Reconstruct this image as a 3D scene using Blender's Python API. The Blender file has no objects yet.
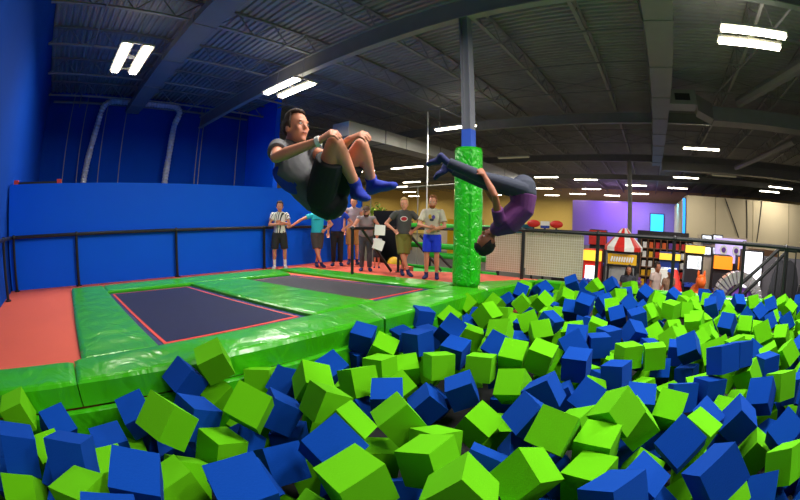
import bpy, bmesh, math, random
from mathutils import Vector, Matrix, Quaternion, noise
random.seed(3)
C = bpy.context.scene.collection
S = bpy.context.scene
PI = math.pi

# ---------------------------------------------------------------- camera
EYE = Vector((0, 0, 1.28))
_y, _p, _r = math.radians(38.096), math.radians(-4.595), math.radians(1.03)
FWD = Vector((-math.sin(_y)*math.cos(_p), math.cos(_y)*math.cos(_p), math.sin(_p)))
_rt = Vector((math.cos(_y), math.sin(_y), 0)); _up = _rt.cross(FWD)
RIGHT = _rt*math.cos(_r) + _up*math.sin(_r); UPV = -_rt*math.sin(_r) + _up*math.cos(_r)
cd = bpy.data.cameras.new('camera'); cam = bpy.data.objects.new('camera', cd); C.objects.link(cam)
cd.type = 'PANO'; cd.sensor_fit = 'HORIZONTAL'; cd.sensor_width = 36; cd.sensor_height = 22.5
cd.clip_start = .05; cd.clip_end = 300
for tgt in (cd, getattr(cd, 'cycles', None)):
    try:
        tgt.panorama_type = 'FISHEYE_EQUISOLID'; tgt.fisheye_lens = 378.34/800*36; tgt.fisheye_fov = math.radians(180)
    except Exception: pass
m = Matrix((RIGHT, UPV, -FWD)).transposed().to_4x4(); m.translation = EYE
cam.matrix_world = m
S.camera = cam

# ---------------------------------------------------------------- world, exposure, lights
S.view_settings.view_transform = 'Standard'; S.view_settings.look = 'None'
S.view_settings.gamma = 1; S.view_settings.use_curve_mapping = False
S.view_settings.exposure = 0.0
w = bpy.data.worlds.new('world'); S.world = w; w.use_nodes = True
w.node_tree.nodes['Background'].inputs[0].default_value = (1, .97, .92, 1)
w.node_tree.nodes['Background'].inputs[1].default_value = .09
def area(name, loc, size, power, col=(1, .97, .9), aim=(0, 0, -1)):
    d = bpy.data.lights.new(name, 'AREA'); d.shape = 'RECTANGLE'; d.size, d.size_y = size
    d.energy = power; d.color = col
    o = bpy.data.objects.new(name, d); C.objects.link(o); o.location = loc
    o.rotation_euler = Vector(aim).to_track_quat('-Z', 'Y').to_euler()
    return o
# lamps of the hall that hang outside the frame, over and behind the camera
area('ceiling_lamp_light', (-2.2, 2.6, 5.3), (1.8, .6), 190)
area('ceiling_lamp_light', (3.2, .2, 5.3), (1.8, .6), 110)
area('ceiling_lamp_light', (.8, 3.8, 5.3), (1.8, .6), 340)
area('ceiling_lamp_light', (8.5, 2.0, 5.3), (1.8, .6), 300)

# ---------------------------------------------------------------- materials
def lin(c):
    if isinstance(c, str): c = tuple(int(c[i:i+2], 16)/255 for i in (0, 2, 4))
    return tuple((x/12.92 if x <= .04045 else ((x+.055)/1.055)**2.4) for x in c) + (1,)
MATS = {}
def mat(name, col, rough=.6, metal=0, emit=0, var=.08, vscale=6, bump=0, bscale=20, spec=.5, alpha=1, coat=0):
    if name in MATS: return MATS[name]
    m = bpy.data.materials.new(name); m.use_nodes = True; nt = m.node_tree; b = nt.nodes['Principled BSDF']
    c = lin(col)
    b.inputs['Roughness'].default_value = rough; b.inputs['Metallic'].default_value = metal
    b.inputs['Specular IOR Level'].default_value = spec; b.inputs['Alpha'].default_value = alpha
    if coat: b.inputs['Coat Weight'].default_value = coat; b.inputs['Coat Roughness'].default_value = .2
    tc = nt.nodes.new('ShaderNodeTexCoord'); nz = nt.nodes.new('ShaderNodeTexNoise')
    nz.inputs['Scale'].default_value = vscale; nz.inputs['Detail'].default_value = 4
    nt.links.new(tc.outputs['Object'], nz.inputs['Vector'])
    mx = nt.nodes.new('ShaderNodeMix'); mx.data_type = 'RGBA'
    mx.inputs['A'].default_value = tuple(x*(1-var) for x in c[:3])+(1,)
    mx.inputs['B'].default_value = tuple(min(1, x*(1+var)) for x in c[:3])+(1,)
    nt.links.new(nz.outputs['Fac'], mx.inputs['Factor']); nt.links.new(mx.outputs['Result'], b.inputs['Base Color'])
    if emit:
        b.inputs['Emission Color'].default_value = c; b.inputs['Emission Strength'].default_value = emit
    if bump:
        n2 = nt.nodes.new('ShaderNodeTexNoise'); n2.inputs['Scale'].default_value = bscale; n2.inputs['Detail'].default_value = 3
        nt.links.new(tc.outputs['Object'], n2.inputs['Vector'])
        bp = nt.nodes.new('ShaderNodeBump'); bp.inputs['Strength'].default_value = bump; bp.inputs['Distance'].default_value = .03
        nt.links.new(n2.outputs['Fac'], bp.inputs['Height']); nt.links.new(bp.outputs['Normal'], b.inputs['Normal'])
    MATS[name] = m
    return m
def stripes(name, c1, c2, scale, axis='X', rough=.7, thr=.5):
    m = mat(name, c1, rough); nt = m.node_tree; b = nt.nodes['Principled BSDF']
    tc = nt.nodes.new('ShaderNodeTexCoord'); sp = nt.nodes.new('ShaderNodeSeparateXYZ'); nt.links.new(tc.outputs['Object'], sp.inputs[0])
    mu = nt.nodes.new('ShaderNodeMath'); mu.operation = 'MULTIPLY'; mu.inputs[1].default_value = scale; nt.links.new(sp.outputs[axis], mu.inputs[0])
    fr = nt.nodes.new('ShaderNodeMath'); fr.operation = 'FRACT'; nt.links.new(mu.outputs[0], fr.inputs[0])
    gt = nt.nodes.new('ShaderNodeMath'); gt.operation = 'GREATER_THAN'; gt.inputs[1].default_value = thr; nt.links.new(fr.outputs[0], gt.inputs[0])
    mx = nt.nodes.new('ShaderNodeMix'); mx.data_type = 'RGBA'; mx.inputs['A'].default_value = lin(c1); mx.inputs['B'].default_value = lin(c2)
    nt.links.new(gt.outputs[0], mx.inputs['Factor']); nt.links.new(mx.outputs['Result'], b.inputs['Base Color'])
    return m
def vinyl(name, col, f=1):
    m = mat(name, col, .28, var=.12, vscale=3, spec=.6)
    nt = m.node_tree; b = nt.nodes['Principled BSDF']; tc = nt.nodes['Texture Coordinate']
    mp = nt.nodes.new('ShaderNodeMapping'); mp.inputs['Scale'].default_value = (1, 1.6, 1); nt.links.new(tc.outputs['Object'], mp.inputs[0])
    n = nt.nodes.new('ShaderNodeTexNoise'); n.inputs['Scale'].default_value = 1.7*f; n.inputs['Detail'].default_value = 2.5; n.inputs['Distortion'].default_value = 1.6
    nt.links.new(mp.outputs[0], n.inputs['Vector'])
    n2 = nt.nodes.new('ShaderNodeTexWave'); n2.inputs['Scale'].default_value = .7; n2.inputs['Distortion'].default_value = 7; n2.inputs['Detail'].default_value = 2
    nt.links.new(mp.outputs[0], n2.inputs['Vector'])
    ad = nt.nodes.new('ShaderNodeMath'); ad.operation = 'MULTIPLY_ADD'; ad.inputs[1].default_value = .25; nt.links.new(n2.outputs['Fac'], ad.inputs[0]); nt.links.new(n.outputs['Fac'], ad.inputs[2])
    bp = nt.nodes.new('ShaderNodeBump'); bp.inputs['Strength'].default_value = .5 if f == 1 else .9; bp.inputs['Distance'].default_value = .06
    nt.links.new(ad.outputs[0], bp.inputs['Height']); nt.links.new(bp.outputs['Normal'], b.inputs['Normal'])
    return m
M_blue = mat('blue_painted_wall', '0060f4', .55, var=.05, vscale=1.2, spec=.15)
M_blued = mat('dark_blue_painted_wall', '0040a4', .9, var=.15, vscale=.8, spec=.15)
M_cream = mat('cream_wall', 'd9c8a4', .8, var=.04, vscale=1)
M_tan = mat('tan_panel', 'c9b79a', .8)
M_deck = mat('grey_roof_deck', '9c9890', .7, var=.25, vscale=1.5)
M_steel = mat('grey_painted_steel', '888580', .5, var=.15, vscale=3)
M_steell = mat('pale_and_lit_steel', '9a978c', .5, var=.15, vscale=3)  # pale paint of column and pipes; on flanges and chords, light as colour
M_duct = mat('galvanised_duct', '8f8c84', .5, metal=.25, var=.1, vscale=2)
M_foil = mat('foil_duct', 'f4f0e8', .28, metal=.45, var=.35, vscale=9, bump=1, bscale=9)
M_tube = mat('lit_lamp_tube', 'fff6e0', .5, emit=14)
M_off = mat('unlit_tube_faint_glow', 'd8d2a8', .5, emit=.12)  # faint glow put into tubes that are switched off
M_lamp = mat('white_lamp_housing', 'c8c4b4', .5)
M_carpet = mat('salmon_mat_floor', 'de5e46', .75, var=.06, vscale=1.3, bump=.15, bscale=60)
M_grey = mat('dark_grey_floor', '4a4844', .7, var=.2, vscale=1)
M_green = vinyl('green_vinyl_pad', '36a408')
M_greenw = vinyl('green_vinyl_wrap', '20b010', 3.4)
M_bed = mat('navy_trampoline_mesh', '141c46', .7, var=.3, vscale=2.2, bump=.2, bscale=300, spec=.25)
M_bedb = mat('charcoal_trampoline_mesh', '34323a', .65, var=.25, vscale=2.2, bump=.2, bscale=300, spec=.35)
M_navy = mat('navy_webbing', '10205c', .6)
M_red = mat('red_webbing', 'dc3c30', .6)
M_black = mat('black_painted_metal', '141418', .45)
M_dark = mat('shade_black_pit_floor', '0c0c10', .9)  # near-black colour stands for the deep shade in gaps between cubes
M_lime = mat('lime_green_foam', '5cb204', .95, var=.05, vscale=5, spec=.15, bump=.06, bscale=90)
M_cobalt = mat('cobalt_blue_foam', '003c98', .95, var=.06, vscale=5, spec=.15, bump=.06, bscale=90)
M_white = mat('white_paint', 'f0eee8', .6)
M_cord = mat('white_net_cord', 'e6dfd0', .8)

# ---------------------------------------------------------------- helpers
def pix(p):
    d = Vector(p)-EYE; L = d.length; th = math.acos(max(-1, min(1, d.dot(FWD)/L))); r = 2*378.34*math.sin(th/2); q = math.hypot(d.dot(RIGHT), d.dot(UPV))+1e-9
    return 400+r*d.dot(RIGHT)/q, 250-r*d.dot(UPV)/q
def V(*a): return Vector(a)
def obj(name, bm, m, parent=None, smooth=False, loc=None, kind=None):
    me = bpy.data.meshes.new(name)
    bmesh.ops.recalc_face_normals(bm, faces=bm.faces)
    if loc is not None: bmesh.ops.translate(bm, verts=bm.verts, vec=-Vector(loc))
    bm.to_mesh(me); bm.free()
    for x in (m if isinstance(m, (list, tuple)) else [m]): me.materials.append(x)
    if smooth:
        for p in me.polygons: p.use_smooth = True
    o = bpy.data.objects.new(name, me); C.objects.link(o)
    if parent: o.parent = parent
    if loc is not None and parent is None: o.location = loc
    if kind: o['kind'] = kind
    return o
def tag(o, label, cat, group=None, kind=None):
    if label: o['label'] = label
    if cat: o['category'] = cat
    if group: o['group'] = group
    if kind: o['kind'] = kind
    return o
def thing(name, label, cat, loc=(0, 0, 0), rz=0, group=None):
    o = bpy.data.objects.new(name, None); C.objects.link(o); o.location = loc; o.rotation_euler = (0, 0, rz)
    o.empty_display_size = .1
    return tag(o, label, cat, group)
def dup(root, loc=None, rz=None, label=None, group=None):
    r = root.copy(); C.objects.link(r)
    if loc is not None: r.location = loc
    if rz is not None: r.rotation_euler = (0, 0, rz)
    if label: r['label'] = label
    if group: r['group'] = group
    for ch in root.children:
        c = ch.copy(); C.objects.link(c); c.parent = r
        for g in ch.children:
            d = g.copy(); C.objects.link(d); d.parent = c
    return r
def box(bm, a, b, mi=0, rot=None, piv=None):
    a, b = Vector(a), Vector(b)
    vs = [bm.verts.new((x, y, z)) for x in (a.x, b.x) for y in (a.y, b.y) for z in (a.z, b.z)]
    for f in ((0, 1, 3, 2), (4, 6, 7, 5), (0, 4, 5, 1), (2, 3, 7, 6), (0, 2, 6, 4), (1, 5, 7, 3)):
        bm.faces.new([vs[i] for i in f]).material_index = mi
    if rot is not None:
        bmesh.ops.rotate(bm, verts=vs, cent=piv if piv is not None else (a+b)/2, matrix=rot)
    return vs
def B(*boxes):
    bm = bmesh.new()
    for bx in boxes: box(bm, *bx)
    return bm
def bar(bm, p, q, w, h=None, mi=0, up=(0, 0, 1)):
    p, q = Vector(p), Vector(q); h = h or w; d = (q-p).normalized(); u = Vector(up)
    if abs(d.dot(u)) > .98: u = Vector((0, 1, 0))
    s = d.cross(u).normalized(); u = s.cross(d)
    vs = [bm.verts.new(c + s*w/2*i + u*h/2*j) for c in (p, q) for i, j in ((-1, -1), (1, -1), (1, 1), (-1, 1))]
    for f in ((0, 1, 2, 3), (7, 6, 5, 4), (0, 4, 5, 1), (1, 5, 6, 2), (2, 6, 7, 3), (3, 7, 4, 0)):
        bm.faces.new([vs[i] for i in f]).material_index = mi
def sweep(bm, pts, side=(1, 0, 0), n=14, flat0=False, flat1=False, mi=0):
    """closed tube through pts = [(centre, half width along side, half depth)]"""
    P = [(Vector(p[0]), p[1], p[2] if len(p) > 2 else p[1]) for p in pts]
    def dirn(i):
        a = P[max(i-1, 0)][0]; b = P[min(i+1, len(P)-1)][0]; return (b-a).normalized()
    rings = []
    for i, (c, rx, ry) in enumerate(P):
        d = dirn(i); s = Vector(side); s = s - d*s.dot(d)
        if s.length < 1e-3: s = d.orthogonal()
        s.normalize(); t = d.cross(s)
        def ring(off, k): return [c + d*off + (s*math.cos(2*PI*j/n)*rx + t*math.sin(2*PI*j/n)*ry)*k for j in range(n)]
        rm = min(rx, ry)
        if i == 0 and not flat0: rings += [ring(-rm*math.sin(a), math.cos(a)) for a in (1.35, .95, .5)]
        rings.append(ring(0, 1))
        if i == len(P)-1 and not flat1: rings += [ring(rm*math.sin(a), math.cos(a)) for a in (.5, .95, 1.35)]
    vr = [[bm.verts.new(v) for v in r] for r in rings]
    for a, b in zip(vr, vr[1:]):
        for j in range(n):
            bm.faces.new((a[j], a[(j+1) % n], b[(j+1) % n], b[j])).material_index = mi
    bm.faces.new(vr[0][::-1]).material_index = mi; bm.faces.new(vr[-1]).material_index = mi
def pipe(bm, pts, r, n=10, mi=0): sweep(bm, [(p, r, r) for p in pts], (0, .3, 1), n, True, True, mi)
def ell(bm, c, r, ax=None, mi=0, seg=16):
    res = bmesh.ops.create_uvsphere(bm, u_segments=seg, v_segments=max(6, seg*2//3), radius=1)
    M = Matrix.Diagonal(Vector(r)).to_3x3()
    if ax: M = Matrix(ax).transposed() @ M
    for v in res['verts']:
        v.co = M @ v.co + Vector(c)
        for f in v.link_faces: f.material_index = mi
def cyl(bm, p, q, r, n=20, mi=0): sweep(bm, [(p, r, r), (q, r, r)], (1, .2, .1), n, True, True, mi)
def prism(bm, poly, z0, z1, mi=0):
    a = [bm.verts.new((x, y, z0)) for x, y in poly]; b = [bm.verts.new((x, y, z1)) for x, y in poly]
    n = len(poly)
    for f in [a[::-1], b] + [[a[i], a[(i+1) % n], b[(i+1) % n], b[i]] for i in range(n)]: bm.faces.new(f).material_index = mi
def cushion(poly, z0, z1, puff=.02, nx=16, ny=4, bevel=.03):
    """upholstered slab over a quad (x,y): bulging top, rounded edges"""
    bm = bmesh.new(); p = [Vector((x, y, 0)) for x, y in poly]
    L = (p[1]-p[0]).length; Wd = (p[3]-p[0]).length
    us = [0, bevel/L, 2.2*bevel/L] + [2.2*bevel/L+(1-4.4*bevel/L)*i/nx for i in range(1, nx)] + [1-2.2*bevel/L, 1-bevel/L, 1]
    vs = [0, bevel/Wd, 2.2*bevel/Wd] + [2.2*bevel/Wd+(1-4.4*bevel/Wd)*i/ny for i in range(1, ny)] + [1-2.2*bevel/Wd, 1-bevel/Wd, 1]
    def e(t, T):
        d = min(t, 1-t)*T
        return 0 if d >= 2.2*bevel else (1-d/(2.2*bevel))**2
    G = []
    for u in us:
        row = []
        for v in vs:
            q = (p[0]*(1-u)+p[1]*u)*(1-v) + (p[3]*(1-u)+p[2]*u)*v
            z = z1 - bevel*min(1, e(u, L)+e(v, Wd)) + puff*math.sin(PI*u)**.3*math.sin(PI*v)**.7 if 0 < u < 1 and 0 < v < 1 else z1-bevel*1.0
            z += .004*noise.noise(Vector((q.x*5, q.y*5, 0)))
            row.append(bm.verts.new((q.x, q.y, z)))
        G.append(row)
    for i in range(len(us)-1):
        for j in range(len(vs)-1): bm.faces.new((G[i][j], G[i+1][j], G[i+1][j+1], G[i][j+1]))
    rim = [G[i][0] for i in range(len(us))] + [G[-1][j] for j in range(1, len(vs))] + [G[i][-1] for i in range(len(us)-2, -1, -1)] + [G[0][j] for j in range(len(vs)-2, 0, -1)]
    low = [bm.verts.new((v.co.x, v.co.y, z0)) for v in rim]
    for i in range(len(rim)): bm.faces.new((rim[i], rim[(i+1) % len(rim)], low[(i+1) % len(rim)], low[i]))
    bm.faces.new(low)
    return bm

# ================================================================ the setting
FL = -.03      # top of the platform matting
LO = -1.2      # floor of the arcade hall
obj('floor', B(((-45, -6, LO-.1), (30, 62, LO))), M_grey, kind='structure')
bm = bmesh.new(); prism(bm, [(-8.72, -1.62), (-3.64, -1.62), (-3.64, 7.0), (-3.5, 7.2), (-2.9, 8.0), (-2.4, 8.6), (-4.3, 8.6), (-6.1, 7.5), (-6.25, 8.6), (-8.72, 8.6)], LO, FL)
obj('trim_platform', bm, M_carpet, kind='structure')
obj('trim_pit_bottom', B(((-3.75, -1.6, LO), (6, 8.6, -.75))), M_dark, kind='structure')
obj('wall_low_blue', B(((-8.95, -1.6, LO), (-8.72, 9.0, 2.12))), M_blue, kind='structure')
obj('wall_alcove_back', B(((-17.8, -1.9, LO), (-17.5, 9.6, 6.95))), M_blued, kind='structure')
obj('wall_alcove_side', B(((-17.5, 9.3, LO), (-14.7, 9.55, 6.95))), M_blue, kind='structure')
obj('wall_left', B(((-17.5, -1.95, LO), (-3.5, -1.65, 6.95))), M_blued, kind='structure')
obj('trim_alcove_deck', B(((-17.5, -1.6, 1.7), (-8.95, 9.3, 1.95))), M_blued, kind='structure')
obj('wall_far', B(((-45, 58, LO), (30, 58.3, 6.95))), mat('dim_yellow_wall', 'd8c07c', .8), kind='structure')
obj('wall_hall_left', B(((-45, 9.6, LO), (-44.7, 58, 6.95))), mat('dim_yellow_wall', 'd8c07c', .8), kind='structure')
# cream party-room block at the right with a seamed wall, violet wall behind
bm = B(((3.75, 34.0, LO), (28, 34.3, 4.35)))
for x in (6.6, 10.6, 14.8, 19.2): box(bm, (x, 33.97, LO), (x+.05, 34.0, 4.35), 1)
box(bm, (3.72, 34.3, LO), (3.98, 57.9, 4.35), 0)
obj('wall_cream_block', bm, [M_cream, mat('wall_seam', '9c8a68', .8)], kind='structure')
obj('wall_violet', B(((-10.5, 50.0, LO), (3.9, 50.3, 4.6))), mat('violet_lit_wall', '9c84d0', .8), kind='structure')
# corrugated roof deck: ribs run along X
bm = bmesh.new(); y = -6; rows = []
k = 0
while y < 58.4:
    for dy, z in ((0, 6.9), (.09, 6.9), (.12, 6.965), (.18, 6.965)):
        rows.append((y+dy, z))
    y += .21; k += 1
vr = [[bm.verts.new((x, yy, z)) for x in (-45, 30)] for yy, z in rows]
for a, b in zip(vr, vr[1:]): bm.faces.new((a[0], b[0], b[1], a[1]))
top = [bm.verts.new(c) for c in ((-45, -6, 7.1), (30, -6, 7.1), (30, 58.4, 7.1), (-45, 58.4, 7.1))]; bm.faces.new(top)
obj('ceiling', bm, M_deck, kind='structure')

# ---------------------------------------------------------------- roof steel
def joist(x):
    t = thing('roof_joist', 'open web steel joist', 'joist', (x, 0, 6.3), group='open web steel joists under the roof deck')
    y0, y1 = -1.6, 56
    bm = bmesh.new(); bar(bm, (0, y0, 0), (0, y1, 0), .1, .05); obj('bottom_chord', bm, M_steell, t)  # light on the bottom chord is put into its paler colour
    bm = bmesh.new(); bar(bm, (0, y0, .56), (0, y1, .56), .1, .06); obj('top_chord', bm, M_steel, t)
    bm = bmesh.new(); n = int((y1-y0)/.6)
    for i in range(n):
        a = y0+i*(y1-y0)/n; b = y0+(i+1)*(y1-y0)/n
        p, q = (0, a, 0), (0, b, .54)
        if i % 2: p, q = (0, a, .54), (0, b, 0)
        bar(bm, p, q, .03)
    obj('web', bm, M_steel, t)
    return t
JX = [-1.25+2.45*k for k in range(-16, 10)]
near = [x for x in JX if -13 < x < 8]
j0 = None
names_x = {-6: 'over the blue alcove', -5: 'over the alcove lamp', -4: 'between the alcove and the tucked jumper', -3: 'over the tucked jumper', -2: 'left of the column', -1: 'just left of the steel column', 0: 'meeting the slim far column', 1: 'right of the long pale duct', 2: 'passing above the near double lamp', 3: 'right of the near double lamp'}
for x in JX:
    kk = round((x+1.25)/2.45)
    if j0 is None: j0 = joist(x); j = j0
    else: j = dup(j0, (x, 0, 6.3))
    if kk in names_x: j['label'] = 'open web steel roof joist ' + names_x[kk]
    elif kk < -6: j['label'] = 'open web steel joist far to the left above the yellow lit hall'
    else: j['label'] = 'open web steel joist far to the right above the cream wall'
def ibeam(y, x0, x1, z0, z1, label, fw=.2):
    t = thing('roof_girder', label, 'girder', (0, y, z0), group='steel girders across the roof')
    h = z1-z0
    obj('flange', B(((x0, -fw/2, 0), (x1, fw/2, .03))), M_steell, t)  # flanges coloured paler than the web to stand for lit faces
    obj('flange', B(((x0, -fw/2, h-.03), (x1, fw/2, h))), M_steell, t)
    obj('beam_web', B(((x0, -.02, .03), (x1, .02, h-.03))), M_steel, t)
ibeam(6.47, -17.4, 14, 5.69, 6.26, 'deep steel girder crossing above the padded column')
ibeam(16.4, -30, 26, 5.75, 6.26, 'second steel girder behind the padded column')
ibeam(26.3, -40, 28, 5.75, 6.26, 'steel girder carried by the slim far column')
ibeam(36.5, -44, 28, 5.75, 6.26, 'farthest steel girder near the cream wall')
def rod(name, p, q, r, label, cat, group, m=M_steel):
    c = (Vector(p)+Vector(q))/2; bm = bmesh.new(); cyl(bm, p, q, r, 8)
    return tag(obj(name, bm, m, loc=c), label, cat, group)
for i, (y, xa, xb) in enumerate(((.0, -17.4, -3), (3.2, -17.4, 6), (5.4, -17.4, 8), (8.9, -14, 10), (11.0, -20, 14), (13.6, -24, 16), (19.5, -30, 20), (22.6, -35, 24))):
    rod('bridging_rod', (xa, y, 6.24), (xb, y, 6.24), .025, ['thin bridging rod above the alcove lamp', 'thin bridging rod over the alcove duct', 'thin bridging rod just before the deep girder', 'first thin bridging rod beyond the deep girder', 'second thin bridging rod beyond the deep girder', 'thin bridging rod just before the second girder', 'first thin bridging rod beyond the second girder', 'second thin bridging rod beyond the second girder'][i], 'rod', 'bridging rods under the joists')
# cross braces between joists
for y in (13.6, 22.6):
    for x in [x for x in JX if -9 < x < 6]:
        bm = bmesh.new(); bar(bm, (0, 0, 0), (2.35, 0, .5), .03); bar(bm, (0, .05, .5), (2.35, .05, 0), .03)
        o = obj('cross_brace', bm, M_steel); o.location = (x+.05, y, 6.33)
        k = round((x+1.25)/2.45)
        tag(o, 'thin crossed steel brace between roof joists, %s row, bay %s' % ('nearer' if y < 20 else 'farther', {-3: 'far left', -2: 'left of the column', -1: 'right of the column', 0: 'left of the pale duct', 1: 'right of the pale duct', 2: 'far right'}.get(k, 'at the left end')), 'brace', 'crossed braces between the joists')

# ---------------------------------------------------------------- columns
t = thing('steel_column', 'grey steel column rising from the green padded sleeve to the girder', 'column', (-3.42, 6.47, LO))
bm = bmesh.new(); H = 5.69-LO
box(bm, (-.1, -.1, 0), (-.085, .1, H)); box(bm, (.085, -.1, 0), (.1, .1, H)); box(bm, (-.085, -.012, 0), (.085, .012, H))
obj('shaft', bm, mat('grey_column_paint', '7c7c86', .5), t)
obj('blue_band', B(((-.104, -.104, 3.85), (.104, .104, 4.28))), mat('blue_column_paint', '2c58c8', .5), t)
t2 = thing('column_pad', 'bright green wrinkled vinyl sleeve padding the foot of the steel column', 'pad', (-3.42, 6.47, .04))
bm = bmesh.new(); n = 40; rings = []
for i in range(37):
    z = i/36*2.66; r = .275
    if i == 0 or i == 36: r = .25
    rings.append([bm.verts.new(((r+.007*noise.noise(Vector((math.cos(2*PI*j/n)*3, math.sin(2*PI*j/n)*3, z*5))))*math.cos(2*PI*j/n), (r+.007*noise.noise(Vector((math.cos(2*PI*j/n)*3, math.sin(2*PI*j/n)*3, z*5))))*math.sin(2*PI*j/n), z)) for j in range(n)])
for a, b in zip(rings, rings[1:]):
    for j in range(n): bm.faces.new((a[j], a[(j+1) % n], b[(j+1) % n], b[j]))
bm.faces.new(rings[0][::-1]); bm.faces.new(rings[-1])
obj('sleeve', bm, M_greenw, t2, smooth=True)
bm = bmesh.new(); bar(bm, (.17, -.235, .03), (.17, -.235, 2.62), .05, .015, up=(0, 1, 0)); obj('closing_flap', bm, M_greenw, t2)
bm = bmesh.new(); cyl(bm, (-1.3, 26.0, LO), (-1.3, 26.0, 5.75), .16, 12)
tag(obj('steel_column', bm, M_steell, loc=(-1.3, 26.0, LO)), 'slim pale column far behind the striped booth', 'column')
bm = bmesh.new(); cyl(bm, (-9.5, 14, LO), (-9.5, 14, 6.3), .035, 8)
tag(obj('white_pole', bm, M_white, loc=(-9.5, 14, LO)), 'thin white pole hanging down behind the man in cream', 'pole')
bm = bmesh.new(); pipe(bm, [(-12.9, 14, 2.72), (-8.0, 14, 2.86)], .03); pipe(bm, [(-8.0, 14, 2.86), (-8.0, 14, LO)], .03); pipe(bm, [(-10.0, 14, 2.8), (-10.0, 14, LO)], .03); pipe(bm, [(-12.9, 14, 2.72), (-12.9, 14, LO)], .03)
tag(obj('pipe_frame', bm, M_steell, loc=(-10, 14, LO)), 'pale pipe goal frame in the hall behind the standing men', 'frame')
for x, y, z in ((6.6, 33.5, 1.5), (8.4, 30, 1.5), (9.6, 31, 1.4)):
    pass

# ---------------------------------------------------------------- ducts
def duct(name, a, b, label, w=.75, h=.55, m=M_duct, straps=6, along='Y'):
    a, b = Vector(a), Vector(b); t = thing(name, label, 'duct', a)
    d = b-a
    if along == 'Y': bx = ((-w/2, 0, 0), (w/2, d.y, h))
    else: bx = ((min(0, d.x), -w/2, 0), (max(0, d.x), w/2, h))
    obj('duct_body', B(bx), m, t)
    for i in range(straps):
        f = (i+.5)/straps; p = d*f; bm = bmesh.new()
        if along == 'Y': box(bm, (-w/2-.02, p.y-.03, -.02), (w/2+.02, p.y+.03, h+.02)); 
        else: box(bm, (p.x-.03, -w/2-.02, -.02), (p.x+.03, w/2+.02, h+.02))
        obj('seam_band', bm, M_steel, t)
    for i in range(3):
        p = d*((i+.5)/3)
        for sg in (-1, 1):
            bm = bmesh.new(); q = Vector((sg*(w/2+.03), p.y, h)) if along == 'Y' else Vector((p.x, sg*(w/2+.03), h)); bar(bm, q-Vector((0, 0, h)), Vector((q.x, q.y, 6.9-a.z)), .02); obj('hanger', bm, M_steel, t)
    return t
duct('supply_duct', (.72, 3.5, 5.55), (.72, 26.5, 5.55), 'long pale rectangular duct running straight away overhead', .68, .5, straps=9)
duct('alcove_duct', (-4.4, 2.72, 6.0), (-17.1, 2.72, 6.0), 'grey rectangular duct running over to the blue alcove wall', .66, .27, straps=5, along='X')
duct('branch_duct', (1.1, 25.6, 5.1), (26, 25.6, 5.1), 'far pale branch duct crossing beyond the right lamp', .6, .5, straps=6, along='X')
t = thing('branch_duct', 'dark grey stepped branch duct crossing to the right of the long duct', 'duct', (1.06, 13.6, 5.4))
obj('duct_body', B(((0, -.4, .2), (1.1, .4, .75)), ((1.9, .6, -.05), (16, 1.4, .5))), M_steel, t)
bm = bmesh.new(); prism(bm, [(1.1, -.4), (1.9, .6), (1.9, 1.4), (1.1, .4)], 0, .6); obj('elbow', bm, M_steel, t)
obj('grille', B(((.25, -.42, .35), (.85, -.4, .6))), M_black, t)
duct('hall_duct', (-11.6, 10.6, 4.75), (-11.6, 34, 4.75), 'long white duct descending behind the tucked jumper knees', 1.0, .62, m=mat('white_duct', 'c9c6ba', .5), straps=5)
for i, (p, q, r, lb) in enumerate((((5.9, 9.0, 6.0), (4.1, 13.8, 6.0), .2, 'fat round duct right of the near double lamp'), ((7.5, 15.8, 5.3), (6.3, 24, 5.3), .16, 'round duct below the stepped branch duct'), ((9.6, 9.5, 6.15), (8.4, 13.8, 6.15), .2, 'round duct near the right edge under the roof'))):
    rod('round_duct', p, q, r, lb, 'duct', 'round ducts at the right', M_duct)
rod('sprinkler_pipe', (4.6, 6.0, 6.1), (3.0, 13.5, 6.1), .035, 'thin slanting pipe left of the fat round duct', 'pipe', None)
# foil hoses in the alcove
def hose(pts, label, r=.14):
    pts = [Vector(p) for p in pts]; fine = []
    for a, b in zip(pts, pts[1:]):
        n = max(2, int((b-a).length/.07))
        for i in range(n): fine.append(a.lerp(b, i/n))
    fine.append(pts[-1]); bm = bmesh.new()
    for _ in range(12): fine = [fine[0]]+[(fine[i-1]+fine[i]+fine[i+1])/3 for i in range(1, len(fine)-1)]+[fine[-1]]
    sweep(bm, [(p, r*(1.12 if i % 2 else .9)+.02*noise.noise(p*2.5), r*(1.12 if i % 2 else .9)) for i, p in enumerate(fine)], (0, .2, 1), 14)
    return tag(obj('foil_hose', bm, M_foil, smooth=False, loc=pts[0]), label, 'hose', 'foil hoses in the blue alcove')
hose([(-16.6, .95, 2.4), (-16.7, .62, 2.5), (-17.0, .66, 3.1), (-17.0, .8, 4.0), (-17.0, 1.05, 5.3), (-17.0, 1.18, 6.25), (-17.0, 1.5, 6.5), (-17.0, 2.4, 6.5)], 'left silver foil hose dropping down the dark blue alcove wall')
hose([(-17.0, 4.65, 2.0), (-17.0, 4.7, 3.1), (-17.0, 4.85, 4.4), (-17.0, 4.95, 5.7), (-17.0, 5.25, 6.3), (-17.0, 4.9, 6.55), (-17.0, 4.2, 6.52), (-17.0, 3.05, 6.5)], 'right silver foil hose dropping down the dark blue alcove wall')
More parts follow.
